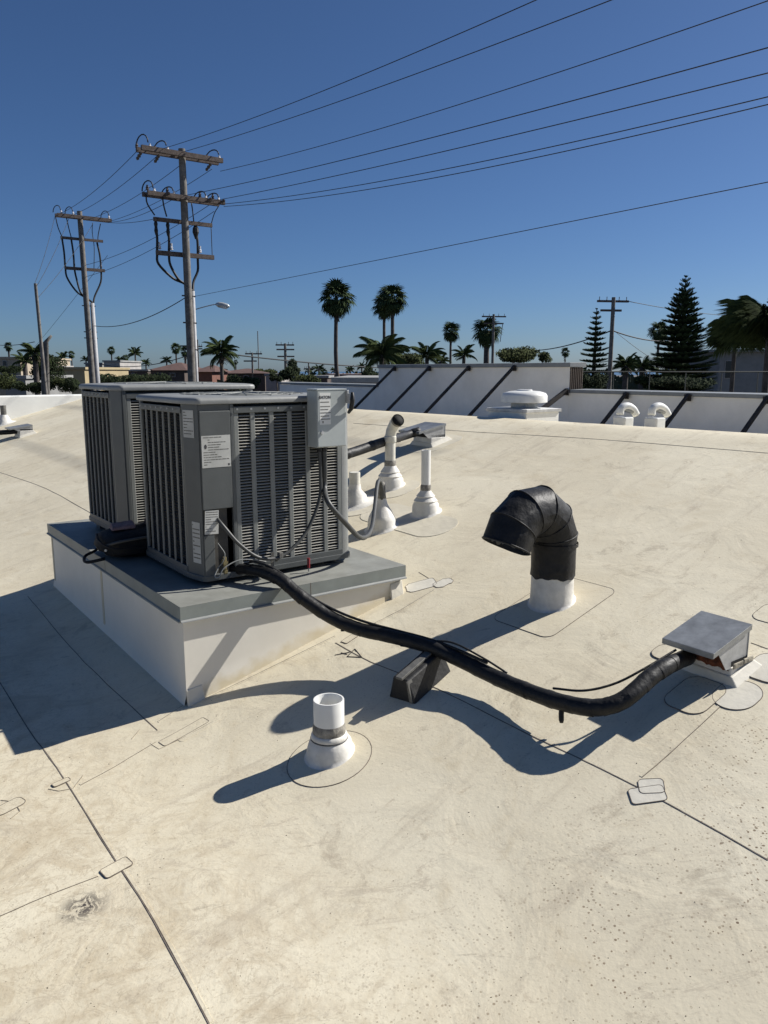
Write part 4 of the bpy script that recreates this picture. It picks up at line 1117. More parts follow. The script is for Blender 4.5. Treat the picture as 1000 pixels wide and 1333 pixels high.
# ------------------------------------------------------------------ vegetation
GZ = -5.4
def leaf_fan():
    me = bpy.data.meshes.new('frond'); vs = []; fs = []
    # petiole
    vs += [(0, -.012, 0), (0, .012, 0), (.45, .008, .02), (.45, -.008, .02)]; fs.append((0, 1, 2, 3))
    n = 17
    for i in range(n):
        a = R(-105 + 210 * i / (n - 1)); L_ = .62 * (.75 + .25 * math.cos(a))
        d = Vector((math.cos(a), math.sin(a), 0)); s = Vector((-d.y, d.x, 0)); b = Vector((.42, 0, .02))
        o = len(vs); wdt = .052
        m = b + d * L_ * .62 + Vector((0, 0, .03 if i % 2 else -.01)); e = b + d * L_ + Vector((0, 0, -.17 - .05 * (i % 3)))
        vs += [tuple(b), tuple(m + s * wdt), tuple(e), tuple(m - s * wdt)]
        fs.append((o, o+1, o+2, o+3))
    me.from_pydata(vs, [], fs); me.materials.append(M['palm_leaf']); return me
def leaf_feather(droop=1.0, nm='palm_feather', hang=False):
    me = bpy.data.meshes.new('frond'); vs = []; fs = []; n = 26; pts = []
    for i in range(n + 1):
        t = i / n; pts.append(Vector((t * (1 - .12 * t * t * droop), 0, .30 * t - .72 * t * t * droop)))
    for i in range(n):
        o = len(vs); a, b = pts[i], pts[i+1]; w = .016 * (1 - i / n) + .003
        vs += [tuple(a + Vector((0, w, 0))), tuple(a - Vector((0, w, 0))), tuple(b - Vector((0, w, 0))), tuple(b + Vector((0, w, 0)))]; fs.append((o, o+1, o+2, o+3))
    for i in range(3, n + 1):
        t = i / n; L_ = .30 * math.sin(math.pi * (t * .82 + .1)) + .05
        for sd in (-1, 1):
            for q in (0, .5):
                p = pts[i].lerp(pts[max(0, i-1)], q)
                d = Vector((.10, sd * .22, -1)).normalized() if hang else Vector((.45, sd * .62, -.55 * droop - .1 * random.random())).normalized()
                if hang and q == 0: L_ = random.uniform(.35, .80) * math.sin(math.pi * min(.95, t * .8 + .15))
                m = p + d * L_ * .55 + Vector((0, 0, .02)); e = p + d * L_ + Vector((0, 0, -.10 * droop))
                o = len(vs); w = Vector((.016, 0, .003))
                vs += [tuple(p - w * .6), tuple(m - w), tuple(e), tuple(m + w)]; fs.append((o, o+1, o+2, o+3))
    me.from_pydata(vs, [], fs); me.materials.append(M[nm]); return me
FAN = [leaf_fan() for _ in range(2)]
FEA = [leaf_feather(.8), leaf_feather(1.15)]
WEEP = [leaf_feather(1.1, hang=True), leaf_feather(1.4, hang=True)]
def orient(p, az, el, roll, s):
    return Matrix.Translation(p) @ Matrix.Rotation(az, 4, 'Z') @ Matrix.Rotation(-el, 4, 'Y') @ Matrix.Rotation(roll, 4, 'X') @ Matrix.Scale(s, 4)
def palm(label, px, py, rpx, Y, kind='fan', n=34, base=None, trunk=.2, skirt=.6, group='palm trees behind the roof', singles=True, lean=None, elmin=-75, oval=1.2):
    """px,py: crown centre; rpx: crown radius in pixels; base: column where the trunk meets the ground"""
    top = at(px, py, Y); r = rpx / 1000.0 * Y
    bx_ = at(base if base is not None else px, 480, Y).x
    t = thing('palm_tree', label, 'palm tree', (bx_, Y, GZ), 0, group)
    loc_ = Vector((bx_, Y, GZ)); tl = top - loc_
    mid = tl * .55 + Vector(((tl.x) * (lean or .25), 0, 0))
    P = spline([Vector((0, 0, 0)), tl * .3 - Vector((tl.x * .25, 0, 0)), mid, tl], 4)
    mb = MB(); mb.tube([p + loc_ for p in P], [trunk * (1.25 - .45 * i / len(P)) for i in range(len(P))], 8); mb.build('trunk', 'palm_trunk', t, smooth=True)
    lib = FAN if kind == 'fan' else (WEEP if kind == 'weep' else FEA)
    els = []
    for i in range(n):
        u = (i + .5) / n
        el = 80 - (80 - elmin) * u ** .8 if kind == 'fan' else (88 - 60 * u if kind == 'weep' else 78 - 88 * u)
        az = i * 2.39996 + random.uniform(-.2, .2)
        s = r * random.uniform(.85, 1.1) * (1.0 if kind == 'fan' else 1.15) / (.95 if kind == 'fan' else 1.0)
        m = orient(tl + Vector((0, 0, -.10 * r if el < 0 else 0)), az, R(el + random.uniform(-8, 8)), random.uniform(-.5, .5), s)
        els.append((random.choice(lib), m, el))
    if singles:
        for me, m, el in els: inst(me, 'frond', m, t)
    else:
        vs = []; fs = []
        for me, m, el in els:
            o = len(vs); vs += [tuple(m @ v.co) for v in me.vertices]; fs += [[o + i for i in p.vertices] for p in me.polygons]
        me2 = bpy.data.meshes.new('crown'); me2.from_pydata(vs, [], fs); me2.materials.append(M['palm_leaf' if kind == 'fan' else 'palm_feather'])
        o = bpy.data.objects.new('crown', me2); C.objects.link(o); o.parent = t
    if skirt:
        mb = MB(); 
        for k in range(40):
            a = random.uniform(0, 6.28); z = -random.uniform(.1, skirt) * r; rr = trunk * 1.2 + r * .22 * (1 + z / (r * skirt) * .6)
            p = loc_ + tl + Vector((math.cos(a) * rr * .3, math.sin(a) * rr * .3, z)); q = p + Vector((math.cos(a) * rr, math.sin(a) * rr, -.35 * r))
            s_ = Vector((-math.sin(a), math.cos(a), 0)) * .05 * r
            mb.quad(p - s_, p + s_, q + s_ * .5, q - s_ * .5)
        mb.build('dead_skirt', 'palm_dead', t)
    return t
palm('tall fan palm with a slender leaning trunk standing alone in front of the blue sky', 438, 387, 24, 62, n=44, base=449, trunk=.17, skirt=.9, lean=.55)
palm('left and lower crown of the two fan palms growing close together', 500, 397, 17, 82, n=36, base=503, trunk=.17, skirt=.8, singles=True)
palm('right and higher crown of the two fan palms growing close together', 511, 388, 20, 78, n=38, base=514, trunk=.2, skirt=.7)
palm('small round fan palm midway between the tall pair and the pole topped palm', 587, 431, 13, 115, n=34, trunk=.19, skirt=.5, singles=False)
palm('stout fan palm right behind the utility pole above the braced wall', 634, 430, 19, 100, n=40, trunk=.38, skirt=.6)
palm('fan palm with a thin trunk just left of the big Norfolk pine', 858, 431, 14, 92, n=34, base=860, trunk=.17, skirt=.8, singles=False)
palm('tiny palm with two stacked tufts right of the pole topped palm, upper tuft', 736, 458, 6.5, 170, n=22, trunk=.12, skirt=1.8, singles=False)
palm('round headed palm above the tan house at the far left', 11, 451, 6, 150, n=24, trunk=.2, skirt=.8, singles=False)
palm('small round palm over the pale grey block left of the big pole', 145, 456, 5.5, 170, n=24, trunk=.18, skirt=.3, singles=False)
palm('wispy wind bent palm between the two big utility poles', 176, 460, 9, 130, kind='feather', n=14, trunk=.15, skirt=0, singles=False)
palm('small fan palm just left of the big utility pole', 229, 453, 7.5, 130, n=24, trunk=.15, skirt=.4, singles=False)
palm('dark palm head partly hidden by the shaft of the big utility pole', 241, 457, 7.5, 120, n=26, trunk=.2, skirt=1.2, singles=False)
palm('feathery palm right of the big utility pole, leaves blown to the left', 288, 459, 21, 66, kind='feather', n=22, trunk=.18, skirt=.5)
palm('tiny palm dot between the feathery palm and the short pole', 307, 471, 3.5, 220, n=18, trunk=.2, skirt=0, singles=False)
palm('large feathery palm in front of the tall fan palm pair', 497, 462, 30, 55, kind='feather', n=26, trunk=.2, skirt=0)
palm('feathery palm behind the middle of the braced wall', 556, 463, 20, 62, kind='feather', n=20, trunk=.18, skirt=0)
palm('drooping feathery palm right of the thin trunked palm', 604, 462, 14, 70, kind='feather', n=16, trunk=.18, skirt=0, singles=False)
palm('low feathery palm between the middle palms', 574, 470, 11, 75, kind='feather', n=14, trunk=.16, skirt=0, singles=False)
palm('left palm of the low pair between the two Norfolk pines', 815, 476, 17, 75, kind='feather', n=22, trunk=.3, skirt=.3, elmin=-20)
palm('right palm of the low pair between the two Norfolk pines', 836, 477, 15, 80, kind='feather', n=20, trunk=.3, skirt=.3)
palm('shaggy palm beside the leaning bare pole at left', 45, 459, 17, 50, kind='feather', n=20, trunk=.2, skirt=.4)
palm('palm behind the two stub trunks near the left edge', 32, 470, 14, 56, kind='feather', n=16, trunk=.2, skirt=0, singles=False)
for i, (x, y, r_, Y, k_) in enumerate([(82, 465, 8, 120, 'feather'), (93, 461, 5, 160, 'fan'), (112, 468, 6, 130, 'feather'), (156, 468, 6, 130, 'feather'), (190, 472, 6, 140, 'feather'), (217, 469, 7, 130, 'feather'), (163, 466, 5, 150, 'fan'), (404, 482, 6, 150, 'feather'), (415, 480, 7, 150, 'feather'), (422, 484, 5, 170, 'fan'), (435, 482, 5, 170, 'feather'), (456, 481, 6, 130, 'feather'), (471, 477, 6, 130, 'feather')]):
    palm(['feathery palm on the skyline above the ochre building', 'round palm top right of the ochre building skyline', 'feathery palm left of the second utility pole shaft', 'feathery palm right of the second utility pole riser', 'feathery palm over the brown low house', 'feathery palm over the red tiled roof', 'small round palm beside the wispy palm',
          'far palm just right of the short pole with three crossarms', 'second far palm right of the short pole with three crossarms', 'tiny round far palm left of the leaning fan palm', 'tiny feathery palm left of the leaning trunk', 'feathery palm touching the leaning fan palm trunk', 'feathery palm left of the large feathery palm'][i], x, y, r_, Y, kind=k_, n=14 if k_ == 'feather' else 20, trunk=.15, skirt=0, singles=False, group='small far palms on the skyline')

# Norfolk pines
def pine_branch():
    me = bpy.data.meshes.new('branch'); vs = []; fs = []; n = 16
    pts = [Vector((t / n, 0, .10 * (t / n) ** 2 - .03 * math.sin(3.1 * t / n))) for t in range(n + 1)]
    for i in range(n):
        o = len(vs); a, b = pts[i], pts[i+1]; w = .012
        vs += [tuple(a + Vector((0, w, 0))), tuple(a - Vector((0, w, 0))), tuple(b - Vector((0, w, 0))), tuple(b + Vector((0, w, 0)))]; fs.append((o, o+1, o+2, o+3))
    for i in range(2, n + 1):
        t = i / n; L_ = .26 * math.sin(math.pi * min(1, t * .62 + .15)) + .05
        for sd in (-1, 1):
            for up in (.12, .42):
                d = Vector((.55, sd * (1 - up), up)).normalized(); p = pts[i]; e = p + d * L_; w = Vector((.020, 0, .022)); o = len(vs)
                vs += [tuple(p - w), tuple(p.lerp(e, .5) - w * 1.2), tuple(e), tuple(p.lerp(e, .5) + w * 1.2)]; fs.append((o, o+1, o+2, o+3))
    me.from_pydata(vs, [], fs); me.materials.append(M['pine_leaf']); return me
PB = pine_branch()
def norfolk(label, px, ytop, ybase_px, wpx, Y, tiers, per=7, power=.75):
    top = at(px, ytop, Y); base = Vector((top.x, Y, GZ))
    t = thing('norfolk_pine', label, 'pine tree', tuple(base), 0, 'Norfolk pines behind the low wall')
    H = top.z - GZ; z0 = at(px, ybase_px, Y).z - GZ
    MB().tube([base, base + Vector((0, 0, H * .6)), base + Vector((0, 0, H))], [.32, .16, .03], 8).build('trunk', 'trunk', t)
    R0 = wpx / 2000.0 * Y
    for k in range(tiers):
        u = k / (tiers - 1); z = z0 - 1.0 + (H - z0 + 1.0) * u ** .93
        r = R0 * ((1 - u) ** power) * random.uniform(.88, 1.1) + .06 * R0 + .05
        np_ = per if u < .85 else 5
        a0 = random.random() * 6.28
        for j in range(np_):
            rr = r * random.uniform(.86, 1.06)
            inst(PB, 'branch', Matrix.Translation((0, 0, z + random.uniform(-.03, .03))) @ Matrix.Rotation(a0 + 6.283 * j / np_ + random.uniform(-.15, .15), 4, 'Z') @ Matrix.Rotation(-R(random.uniform(0, 8) + 30 * u * u * u), 4, 'Y') @ Matrix.Diagonal((rr, rr * 1.1 + .12, rr * .55 + .22, 1)), t)
    return t
norfolk('large dark Norfolk pine with dense level tiers', 893, 361, 508, 84, 58, 24, 16, .74)
norfolk('smaller sparse Norfolk pine beside the utility pole', 777, 403, 500, 44, 62, 17, 11, .70)

def foliage(label, px, py, rx, ry, Y, m='bush_leaf', n=420, cat='tree', name='tree', lobes=5, leaf=.16, group=None, trunk=True, hang=False):
    c = at(px, py, Y); sx = rx / 1000 * Y; sz = ry / 1000 * Y; base = Vector((c.x, Y, GZ))
    t = thing(name, label, cat, tuple(base), 0, group)
    L = [(Vector((random.uniform(-.6, .6) * sx, random.uniform(-.5, .5) * sx, random.uniform(-.45, .45) * sz)), random.uniform(.38, .62)) for _ in range(lobes)]
    mb = MB(); ls_ = leaf * .95 * (sx + sz) / 2; n = int(n * 4)
    for i in range(n):
        o, k = random.choice(L)
        d = Vector((random.gauss(0, 1), random.gauss(0, 1), random.gauss(0, 1))).normalized() * (random.uniform(.45, 1.0) * k)
        p = c + o + Vector((d.x * sx, d.y * sx, d.z * sz))
        a = Vector((random.gauss(0, 1), random.gauss(0, 1), random.gauss(0, 1))).normalized(); b = a.orthogonal().normalized() * ls_ * random.uniform(.4, 1); a = a * ls_ * random.uniform(.5, 1.1)
        if hang:
            a = Vector((random.gauss(0, .18), random.gauss(0, .18), -1)) * ls_ * random.uniform(1.2, 3.0); b = Vector((random.gauss(0, 1), random.gauss(0, 1), 0)).normalized() * ls_ * .28
        mb.quad(p - a, p + b * .6, p + a, p - b * .6)
    mb.build('crown', m, t)
    if trunk: 
        MB().tube([base, base.lerp(c, .7) + Vector((.1, 0, 0)), c], [.03 * (sx + 2), .02 * (sx + 2), .05], 7).build('trunk', 'trunk', t)
    return t
foliage('olive green tree right of the pole topped palm', 668, 463, 34, 14, 70, n=1100, leaf=.10, lobes=9)
foliage('bushy tree behind the feathery palm left of the braced wall', 527, 470, 26, 14, 60, n=800, leaf=.11, lobes=7)
foliage('dark shrub against the left end of the braced wall', 483, 488, 16, 14, 50, 'bush_dark', n=600, leaf=.13)
palm('big palm with long hanging leaves at the right edge of the photo', 1002, 432, 50, 34, kind='weep', n=64, trunk=.15, skirt=0)
palm('hanging leaved palm in front of the grey stucco building', 957, 446, 28, 38, kind='weep', n=50, trunk=.12, skirt=0)
foliage('dark rounded tree right of the olive tree', 706, 466, 12, 8, 80, n=300, leaf=.18)
foliage('dark dense tree at the foot of the sparse Norfolk pine', 768, 497, 24, 18, 50, 'bush_dark', n=900, leaf=.10, lobes=7)
foliage('dark undergrowth below the large Norfolk pine', 895, 500, 42, 11, 52, 'bush_dark', n=1500, leaf=.09, lobes=9)
foliage('yellow green shrub between the palms and the large pine', 845, 497, 20, 12, 58, n=500, leaf=.12)
foliage('dark tree standing behind the short pole with three crossarms', 378, 482, 15, 17, 85, 'bush_dark', n=700, leaf=.12)
foliage('green shrub right of the short pole with three crossarms', 400, 494, 18, 8, 70, n=400, leaf=.14)
foliage('olive tree on the skyline right of the double crossarm pole', 345, 483, 18, 9, 100, n=500, leaf=.13)
foliage('dark tree left of the short pole base', 360, 490, 10, 8, 80, 'bush_dark', n=300, leaf=.16)
foliage('tree with dark foliage mixed with the shaggy palm at left', 56, 480, 26, 20, 52, 'bush_dark', n=1000, leaf=.09, lobes=8)
foliage('small dark tree above the yellow green bush at far left', 12, 482, 14, 8, 60, 'bush_dark', n=350, leaf=.15)
for i, (x, y, rx, ry, m_) in enumerate([(8, 497, 20, 12, 'bush_leaf'), (34, 503, 18, 10, 'bush_dark'), (60, 500, 16, 12, 'bush_dark'), (78, 499, 14, 13, 'bush_leaf'), (96, 501, 14, 11, 'bush_dark'), (-18, 500, 18, 12, 'bush_dark')]):
    foliage(['yellow green bush over the white parapet at the far left', 'dark bush right of the yellow green bush', 'dark bush in front of the leaning pole base', 'lighter bush behind the parapet near the far unit', 'dark bush touching the far unit edge', 'dark bush cut by the left edge'][i], x, y, rx, ry, 46, m_, n=650, leaf=.11, name='bush', cat='bush', group='bushes behind the white parapet', trunk=False)
for i, (x, y, rx) in enumerate([(128, 493, 16), (150, 494, 18), (175, 493, 16), (205, 494, 20), (300, 496, 14), (325, 496, 14)]):
    foliage(['dark shrub by the second utility pole base', 'dark shrub below the pale grey block', 'dark shrub below the brown low house', 'dark shrub below the red tiled roof', 'dark shrub below the long brown building', 'dark shrub right end of the long brown building'][i], x, y + 3, rx * 1.2, 11, 60, 'bush_dark', n=600, leaf=.10, name='bush', cat='bush', group='far shrubs behind the units', trunk=False)
# two bare stub trunks by the leaning pole
for x, yt, lab, tw in ((60, 437, 'thick bare palm stub right of the leaning bare pole', .17), (55, 441, 'thin bare stub trunk between the leaning pole and the thick stub', .10)):
    a = at(x + 1, 505, 44); b = at(x, yt + 8, 44); b2 = at(x + 7 if tw > .15 else x - 1, yt, 44)
    t = thing('dead_trunk', lab, 'tree trunk', (a.x, 44, GZ)); MB().tube([Vector((a.x, 44, GZ)), a, b, b2], [tw, tw, tw * .8, tw * .4], 8).build('trunk', 'stub', t, smooth=True)
# distant tree belt: one mass
mb = MB()
for i in range(5200):
    Y = random.uniform(180, 420); x = random.uniform(-.66, .66) * Y; hgt = 3.2 + 2.4 * math.sin(x * .11) * math.sin(x * .037 + Y) + random.gauss(0, .6)
    p = Vector((x, Y, GZ + random.uniform(0, 1) * max(1.5, hgt) + .4)); a = Vector((random.gauss(0, 1), random.gauss(0, .3), random.gauss(0, 1))).normalized() * random.uniform(.7, 1.6); b = Vector((a.z, 0, -a.x)) * .8
    mb.quad(p - a, p - b, p + a, p + b)
o = mb.build('distant_trees', 'far_leaf'); tag(o, 'low belt of distant trees along the horizon', 'trees', kind='stuff')

mb = MB(); mb2 = MB()
for i in range(15000):
    Y = random.uniform(78, 175); q_ = random.uniform(-.62, .62)
    if .27 < q_ < .38: continue
    x = q_ * Y; hgt = -1.6 + 2.0 * math.sin(x * .35 + Y * .21) * math.sin(x * .13 - Y * .07) + 1.2 * math.sin(x * .9 + Y * .5)
    z = GZ + (hgt - GZ) * random.uniform(.1, 1) ** .6; sc_ = random.uniform(.22, .55)
    p = Vector((x, Y, z)); a = Vector((random.gauss(0, 1), random.gauss(0, .6), random.gauss(0, 1))).normalized() * sc_; b = a.orthogonal().normalized() * sc_ * .8
    (mb if math.sin(x * .5 + Y) > -.1 else mb2).quad(p - a, p - b, p + a, p + b)
o = mb.build('neighbourhood_trees', 'bush_dark'); tag(o, 'broken band of dark green garden trees between the distant houses', 'trees', kind='stuff')
o = mb2.build('neighbourhood_shrubs', 'bush_leaf'); tag(o, 'lighter olive shrubs scattered between the distant houses', 'shrubs', kind='stuff')
# ------------------------------------------------------------------ utility poles
LD = Vector((math.sin(R(144.5)), math.cos(R(144.5)), 0))      # along the line, towards the right of the camera
AD = Vector((-LD.y, LD.x, 0)); AD = AD if AD.x > 0 else -AD   # along the crossarms, to the right
class Pole: pass
PK = 1.36           # the two big poles stand this much farther than 24 m
def utility_pole(label, px, Y, ytop, r, arms, group='wooden utility poles', name='utility_pole', mname='wood_pole', lean=0, ad=None, k_=1.0):
    r *= k_; lean *= k_
    q = Pole(); q.base = at(px, 483, Y); q.base.z = GZ; q.Y = Y; q.ad = ad or AD
    q.z = lambda y: at(px, y, Y).z
    q.k = k_
    q.P = lambda s, z, n=0: Vector((q.base.x, q.base.y, z)) + q.ad * s * q.k * (.9 if k_ > 1 else 1) + LD * n * q.k
    t = thing(name, label, 'utility pole', tuple(q.base), 0, group); q.t = t
    topz = q.z(ytop); MB().tube([q.base, q.base + Vector((lean, 0, topz - GZ))], [r, r * .72], 14).build('pole', mname, t, smooth=True, auto=50)
    if k_ > 1: pass
    for y, s0, s1, th, m_, off in arms:
        z = q.z(y); a = q.P(s0, z, off); b = q.P(s1, z, off)
        th *= q.k * .8; x = LD * th * .5; zz = Vector((0, 0, th * .62))
        MB().hexa([a - x - zz, b - x - zz, b + x - zz, a + x - zz, a - x + zz, b - x + zz, b + x + zz, a + x + zz]).build('crossarm', m_, t)
        MB().tube([q.P(0, z, off * 1.4), q.P(0, z, 0)], .03 * q.k, 6).build('arm_bolt', 'insul', t)
    return q
def insulator(q, s, y, n, white=False, hgt=.14):
    z = q.z(y); c_ = q.P(s, z, n)
    MB().lathe([(a_ * q.k, b_ * q.k) for a_, b_ in [(.02, 0), (.055, .02), (.03, .05), (.05, .07), (.025, .11), (.03, hgt)]], c_, 8).build('insulator', 'insul_w' if white else 'insul', q.t)
def strain(q, s, y, d, ln=.42):
    z = q.z(y); a = q.P(s, z); dd = d.normalized()
    P = [a + dd * q.k * (.10 + ln * k / 6) for k in range(7)]
    MB().tube(P, [w_ * q.k for w_ in [.02, .05, .03, .055, .03, .05, .02]], 8).build('strain_insulator', 'insul', q.t); return P[-1]
def loop(q, s, y, rad, n=.0, ht=1.0):
    z = q.z(y); rad *= .8
    P = [q.P(s + rad * .25 * math.cos(t * math.pi / 8), z + .08 * q.k + q.k * rad * ht * math.sin(t * math.pi / 8), rad * math.cos(t * math.pi / 8) * 1.3) for t in range(9)]
    MB().tube(P, .018 * q.k, 6).build('jumper', 'cable', q.t, smooth=True)
def cab(q, pts, r=.03, nm='drop_cable'):
    MB().tube(spline([q.P(s, q.z(y), n) for s, y, n in pts], 5), r * q.k, 6).build(nm, 'cable', q.t, smooth=True)
Y1 = 24.0 * PK
p1 = utility_pole('tallest nearest utility pole with four crossarms rising above the units', 249.5, Y1, 194, .140,
                  [(202, -1.42, 1.35, .13, 'wood_arm', -.19), (203, -1.40, 1.32, .13, 'wood_arm', .19), (258, -1.30, 1.32, .12, 'wood_arm', -.19), (259, -1.28, 1.34, .12, 'wood_arm', .19), (288, -.98, 1.03, .11, 'wood_arm', -.18), (331, -.95, 1.05, .13, 'wood_arm', -.18)], k_=PK)
for s in (-1.3, -.72, 1.05): loop(p1, s, 201, .32, ht=1.05 if s < -1 else .7); insulator(p1, s + .25, 201, 0, True); strain(p1, s, 204, -LD + Vector((0, 0, -.3))); insulator(p1, s - .1, 200, -.19)
for s in (-1.2, -.55, .55, 1.0): loop(p1, s, 257, .30, ht=1.0 if s < -1 else .6); insulator(p1, s + .22, 257, 0, True); insulator(p1, s - .08, 256, .19)
for s in (-.70, .72, 1.18): strain(p1, s, 260, LD + Vector((0, 0, .05)))
for s0, s1, yb in ((-1.22, -.90, 0), (-.68, -.50, 0)):
    cab(p1, [(s0, 259, -.1), (s0 + .05, 270, -.15), (s1 - .03, 283, -.2)], .022)
    MB().lathe([(.04, 0), (.08, -.14), (.055, -.27), (.08, -.4), (.04, -.57)], p1.P(s1, p1.z(289), -.22), 8).build('cable_terminal', 'cable', p1.t)
    cab(p1, [(s1, 290, -.22), (s1 + .03, 312, -.24), (s1 + .02, 331, -.28), (s1 + .05, 345, -.28), (s1 * .45, 362, -.25), (.0, 368, -.28), (.20, 378, -.1)], .038)
    insulator(p1, s1 + .1, 326, -.24, True, .2)
cab(p1, [(.30, 262, -.1), (.35, 272, -.15), (.40, 286, -.2)], .018)
MB().lathe([(.04, 0), (.12, -.14), (.135, -.3), (.04, -.57)], p1.P(.46, p1.z(289), -.22), 8).build('cable_terminal', 'cable', p1.t)
cab(p1, [(.46, 298, -.22), (.52, 312, -.24), (.52, 335, -.28), (.50, 350, -.28), (.32, 365, -.25), (.22, 380, -.1)], .038)
insulator(p1, .60, 326, -.24, True, .2)
cab(p1, [(1.22, 262, 0), (1.1, 272, -.1), (1.0, 287, -.18)], .014); cab(p1, [(1.0, 289, -.18), (1.0, 310, -.18), (1.0, 332, -.18)], .012)
MB().tube([p1.P(.21, GZ, -.1), p1.P(.21, p1.z(378), -.1)], .06 * PK, 10).build('riser_conduit', 'riser', p1.t, smooth=True)
for y in (385, 420, 455): MB().tube([p1.P(-.20, p1.z(y), -.05), p1.P(.28, p1.z(y), -.06)], .03, 6).build('riser_strap', 'insul', p1.t)
MB().box((-.30, -.12, 0), (.28, .1, .05), Matrix.Translation(p1.P(0, p1.z(451), -.2))).build('lower_bracket', 'cable', p1.t)

Y2 = 35.5 * PK
p2 = utility_pole('second utility pole with three crossarms left of the tallest one', 120.5, Y2, 275, .15,
                  [(283, -1.20, 1.35, .14, 'wood_arm', -.18), (284, -1.20, 1.35, .14, 'wood_arm', .18), (311, -1.02, .98, .11, 'wood_arm', -.18), (350, -.92, .98, .13, 'wood_arm', -.18)], lean=-.10, k_=PK)
p2._P = p2.P
p2.P = lambda s, z, n=0: p2._P(s - .11 * max(0, (z - GZ)) / (p2.z(275) - GZ), z, n)
for s in (-1.05, -.5, 1.2): loop(p2, s, 281, .36, ht=.8); insulator(p2, s + .2, 281, 0, True)
for s0, s1 in ((-1.1, -.85), (-.6, -.42)):
    cab(p2, [(s0, 285, -.1), (s0 + .1, 298, -.2), (s1, 310, -.2)], .022)
    cab(p2, [(s1, 312, -.22), (s1 + .05, 330, -.24), (s1 + .06, 350, -.28), (s1 + .12, 363, -.28), (s1 * .4, 380, -.25), (.15, 388, -.28), (.35, 394, -.1)], .042)
    insulator(p2, s1 + .05, 346, -.24, False, .25)
cab(p2, [(.62, 288, -.1), (.60, 300, -.2), (.64, 320, -.2), (.55, 349, -.2)], .016)
cab(p2, [(1.0, 288, -.1), (.88, 303, -.2), (.84, 312, -.2)], .02)
cab(p2, [(.80, 313, -.22), (.90, 330, -.24), (.92, 352, -.28), (.85, 366, -.28), (.5, 384, -.2), (.37, 394, -.1)], .042)
insulator(p2, .92, 346, -.24, False, .25)
MB().tube([p2._P(.24, GZ, -.1), p2._P(.24, p2.z(394), -.1)], [.16 * PK, .09 * PK], 10).build('riser_conduit', 'riser', p2.t, smooth=True)
for y in (398, 432, 440): MB().tube([p2._P(-.28, p2.z(y), -.05), p2._P(.38, p2.z(y), -.06)], .03, 6).build('riser_strap', 'insul', p2.t)

p3 = utility_pole('bare leaning utility pole without crossarms at the left', 60, 42, 369, .11, [], lean=-.20)
# far poles
FAD = Vector((1, .15, 0)).normalized()
def far_pole(label, px, Y, ytop, arms, r=.14):
    q = utility_pole(label, px, Y, ytop, r, [(y, a / 1000 * Y, b / 1000 * Y, .16, 'wood_arm', -.15) for y, a, b in arms], ad=FAD)
    for y, a, b in arms[:1]:
        for f_ in (.06, .3, .7, .94): insulator(q, (a + (b - a) * f_) / 1000 * Y, y - .5, -.15, False, .3)
    return q
f1 = far_pole('utility pole rising in front of the smaller Norfolk pine', 794, 60, 387, [(392, -19, 22), (404, -14, 13)], .2)
f2 = far_pole('utility pole whose crossarms top the stout fan palm', 641, 96, 409, [(412, -14, 17), (421, -11, 14)], .2)
cab(f2, [(1.25, 421, -.1), (1.1, 432, -.1), (.9, 445, 0)], .04)
f3 = far_pole('short pole with three crossarms behind the near unit', 372, 90, 447, [(449, -11, 12), (455, -10, 12), (464, -9, 12)], .2)
f4 = far_pole('short pole with a single wide crossarm left of the three arm pole', 329, 95, 459, [(460.5, -8, 13), (470, -10, 6)], .15)
f5 = far_pole('slim pole tip showing just right of the tallest pole', 259, 110, 442, [(451, -6, 6), (454, -5, 6)], .12)
f6 = far_pole('thin mast standing above the brown roofs', 337, 120, 431, [], .09)
f7 = far_pole('short pole stub between the far palms left of the leaning fan palm', 402, 120, 472, [(480, -5, 5)], .14)
# street lamp
lp_ = at(252, 483, 36)
sl = thing('street_lamp', 'grey cobra head street lamp reaching out right of the tallest pole', 'street lamp', (lp_.x, 36, GZ))
hz = at(250, 404, 36); MB().tube([Vector((lp_.x, 36, GZ)), Vector((hz.x, 36, hz.z))], [.07, .05], 8).build('mast', 'lamp_metal', sl, smooth=True)
MB().tube(spline([hz, at(264, 400, 36), at(276, 397, 36), at(283, 396, 36)], 5), .024, 7).build('arm', 'lamp_metal', sl, smooth=True)
a = at(281, 396, 36); b = at(299, 399, 36)
MB().tube([a, a.lerp(b, .2), a.lerp(b, .5), a.lerp(b, .85), b], [.05, .12, .13, .10, .03], 10, squash=.7).build('lamp_head', 'lamp_metal', sl, smooth=True)
MB().tube([a.lerp(b, .45) - Vector((0, 0, .06)), a.lerp(b, .8) - Vector((0, 0, .08))], [.08, .06], 8).build('lens', 'insul_w', sl, smooth=True)

# ------------------------------------------------------------------ wires
def wire(start, mid, end, label, r=.0105, d=LD, ext=.35, group='power lines to the upper right'):
    """three pixels on the vertical plane through start along d; parabola through them"""
    n = Vector((d.y, -d.x, 0)); Q = [start, onplane(*mid, start, n), onplane(*end, start, n)]
    T_ = [(q - start).dot(d) for q in Q]; Z = [q.z for q in Q]
    def zf(t):
        s_ = 0
        for i in range(3):
            k = Z[i]
            for j in range(3):
                if j != i: k *= (t - T_[j]) / (T_[i] - T_[j])
            s_ += k
        return s_
    m = T_[2] * (1 + ext); P = []
    for i in range(49):
        t = m * i / 48; P.append(Vector((start.x + d.x * t, start.y + d.y * t, zf(t))))
    o = MB().tube(P, r, 6).build('power_line', 'cable', None, smooth=True, origin=start); tag(o, label, 'cable', group); return o
A1 = lambda s: p1.P(s, p1.z(202)); A2 = lambda s: p1.P(s, p1.z(258))
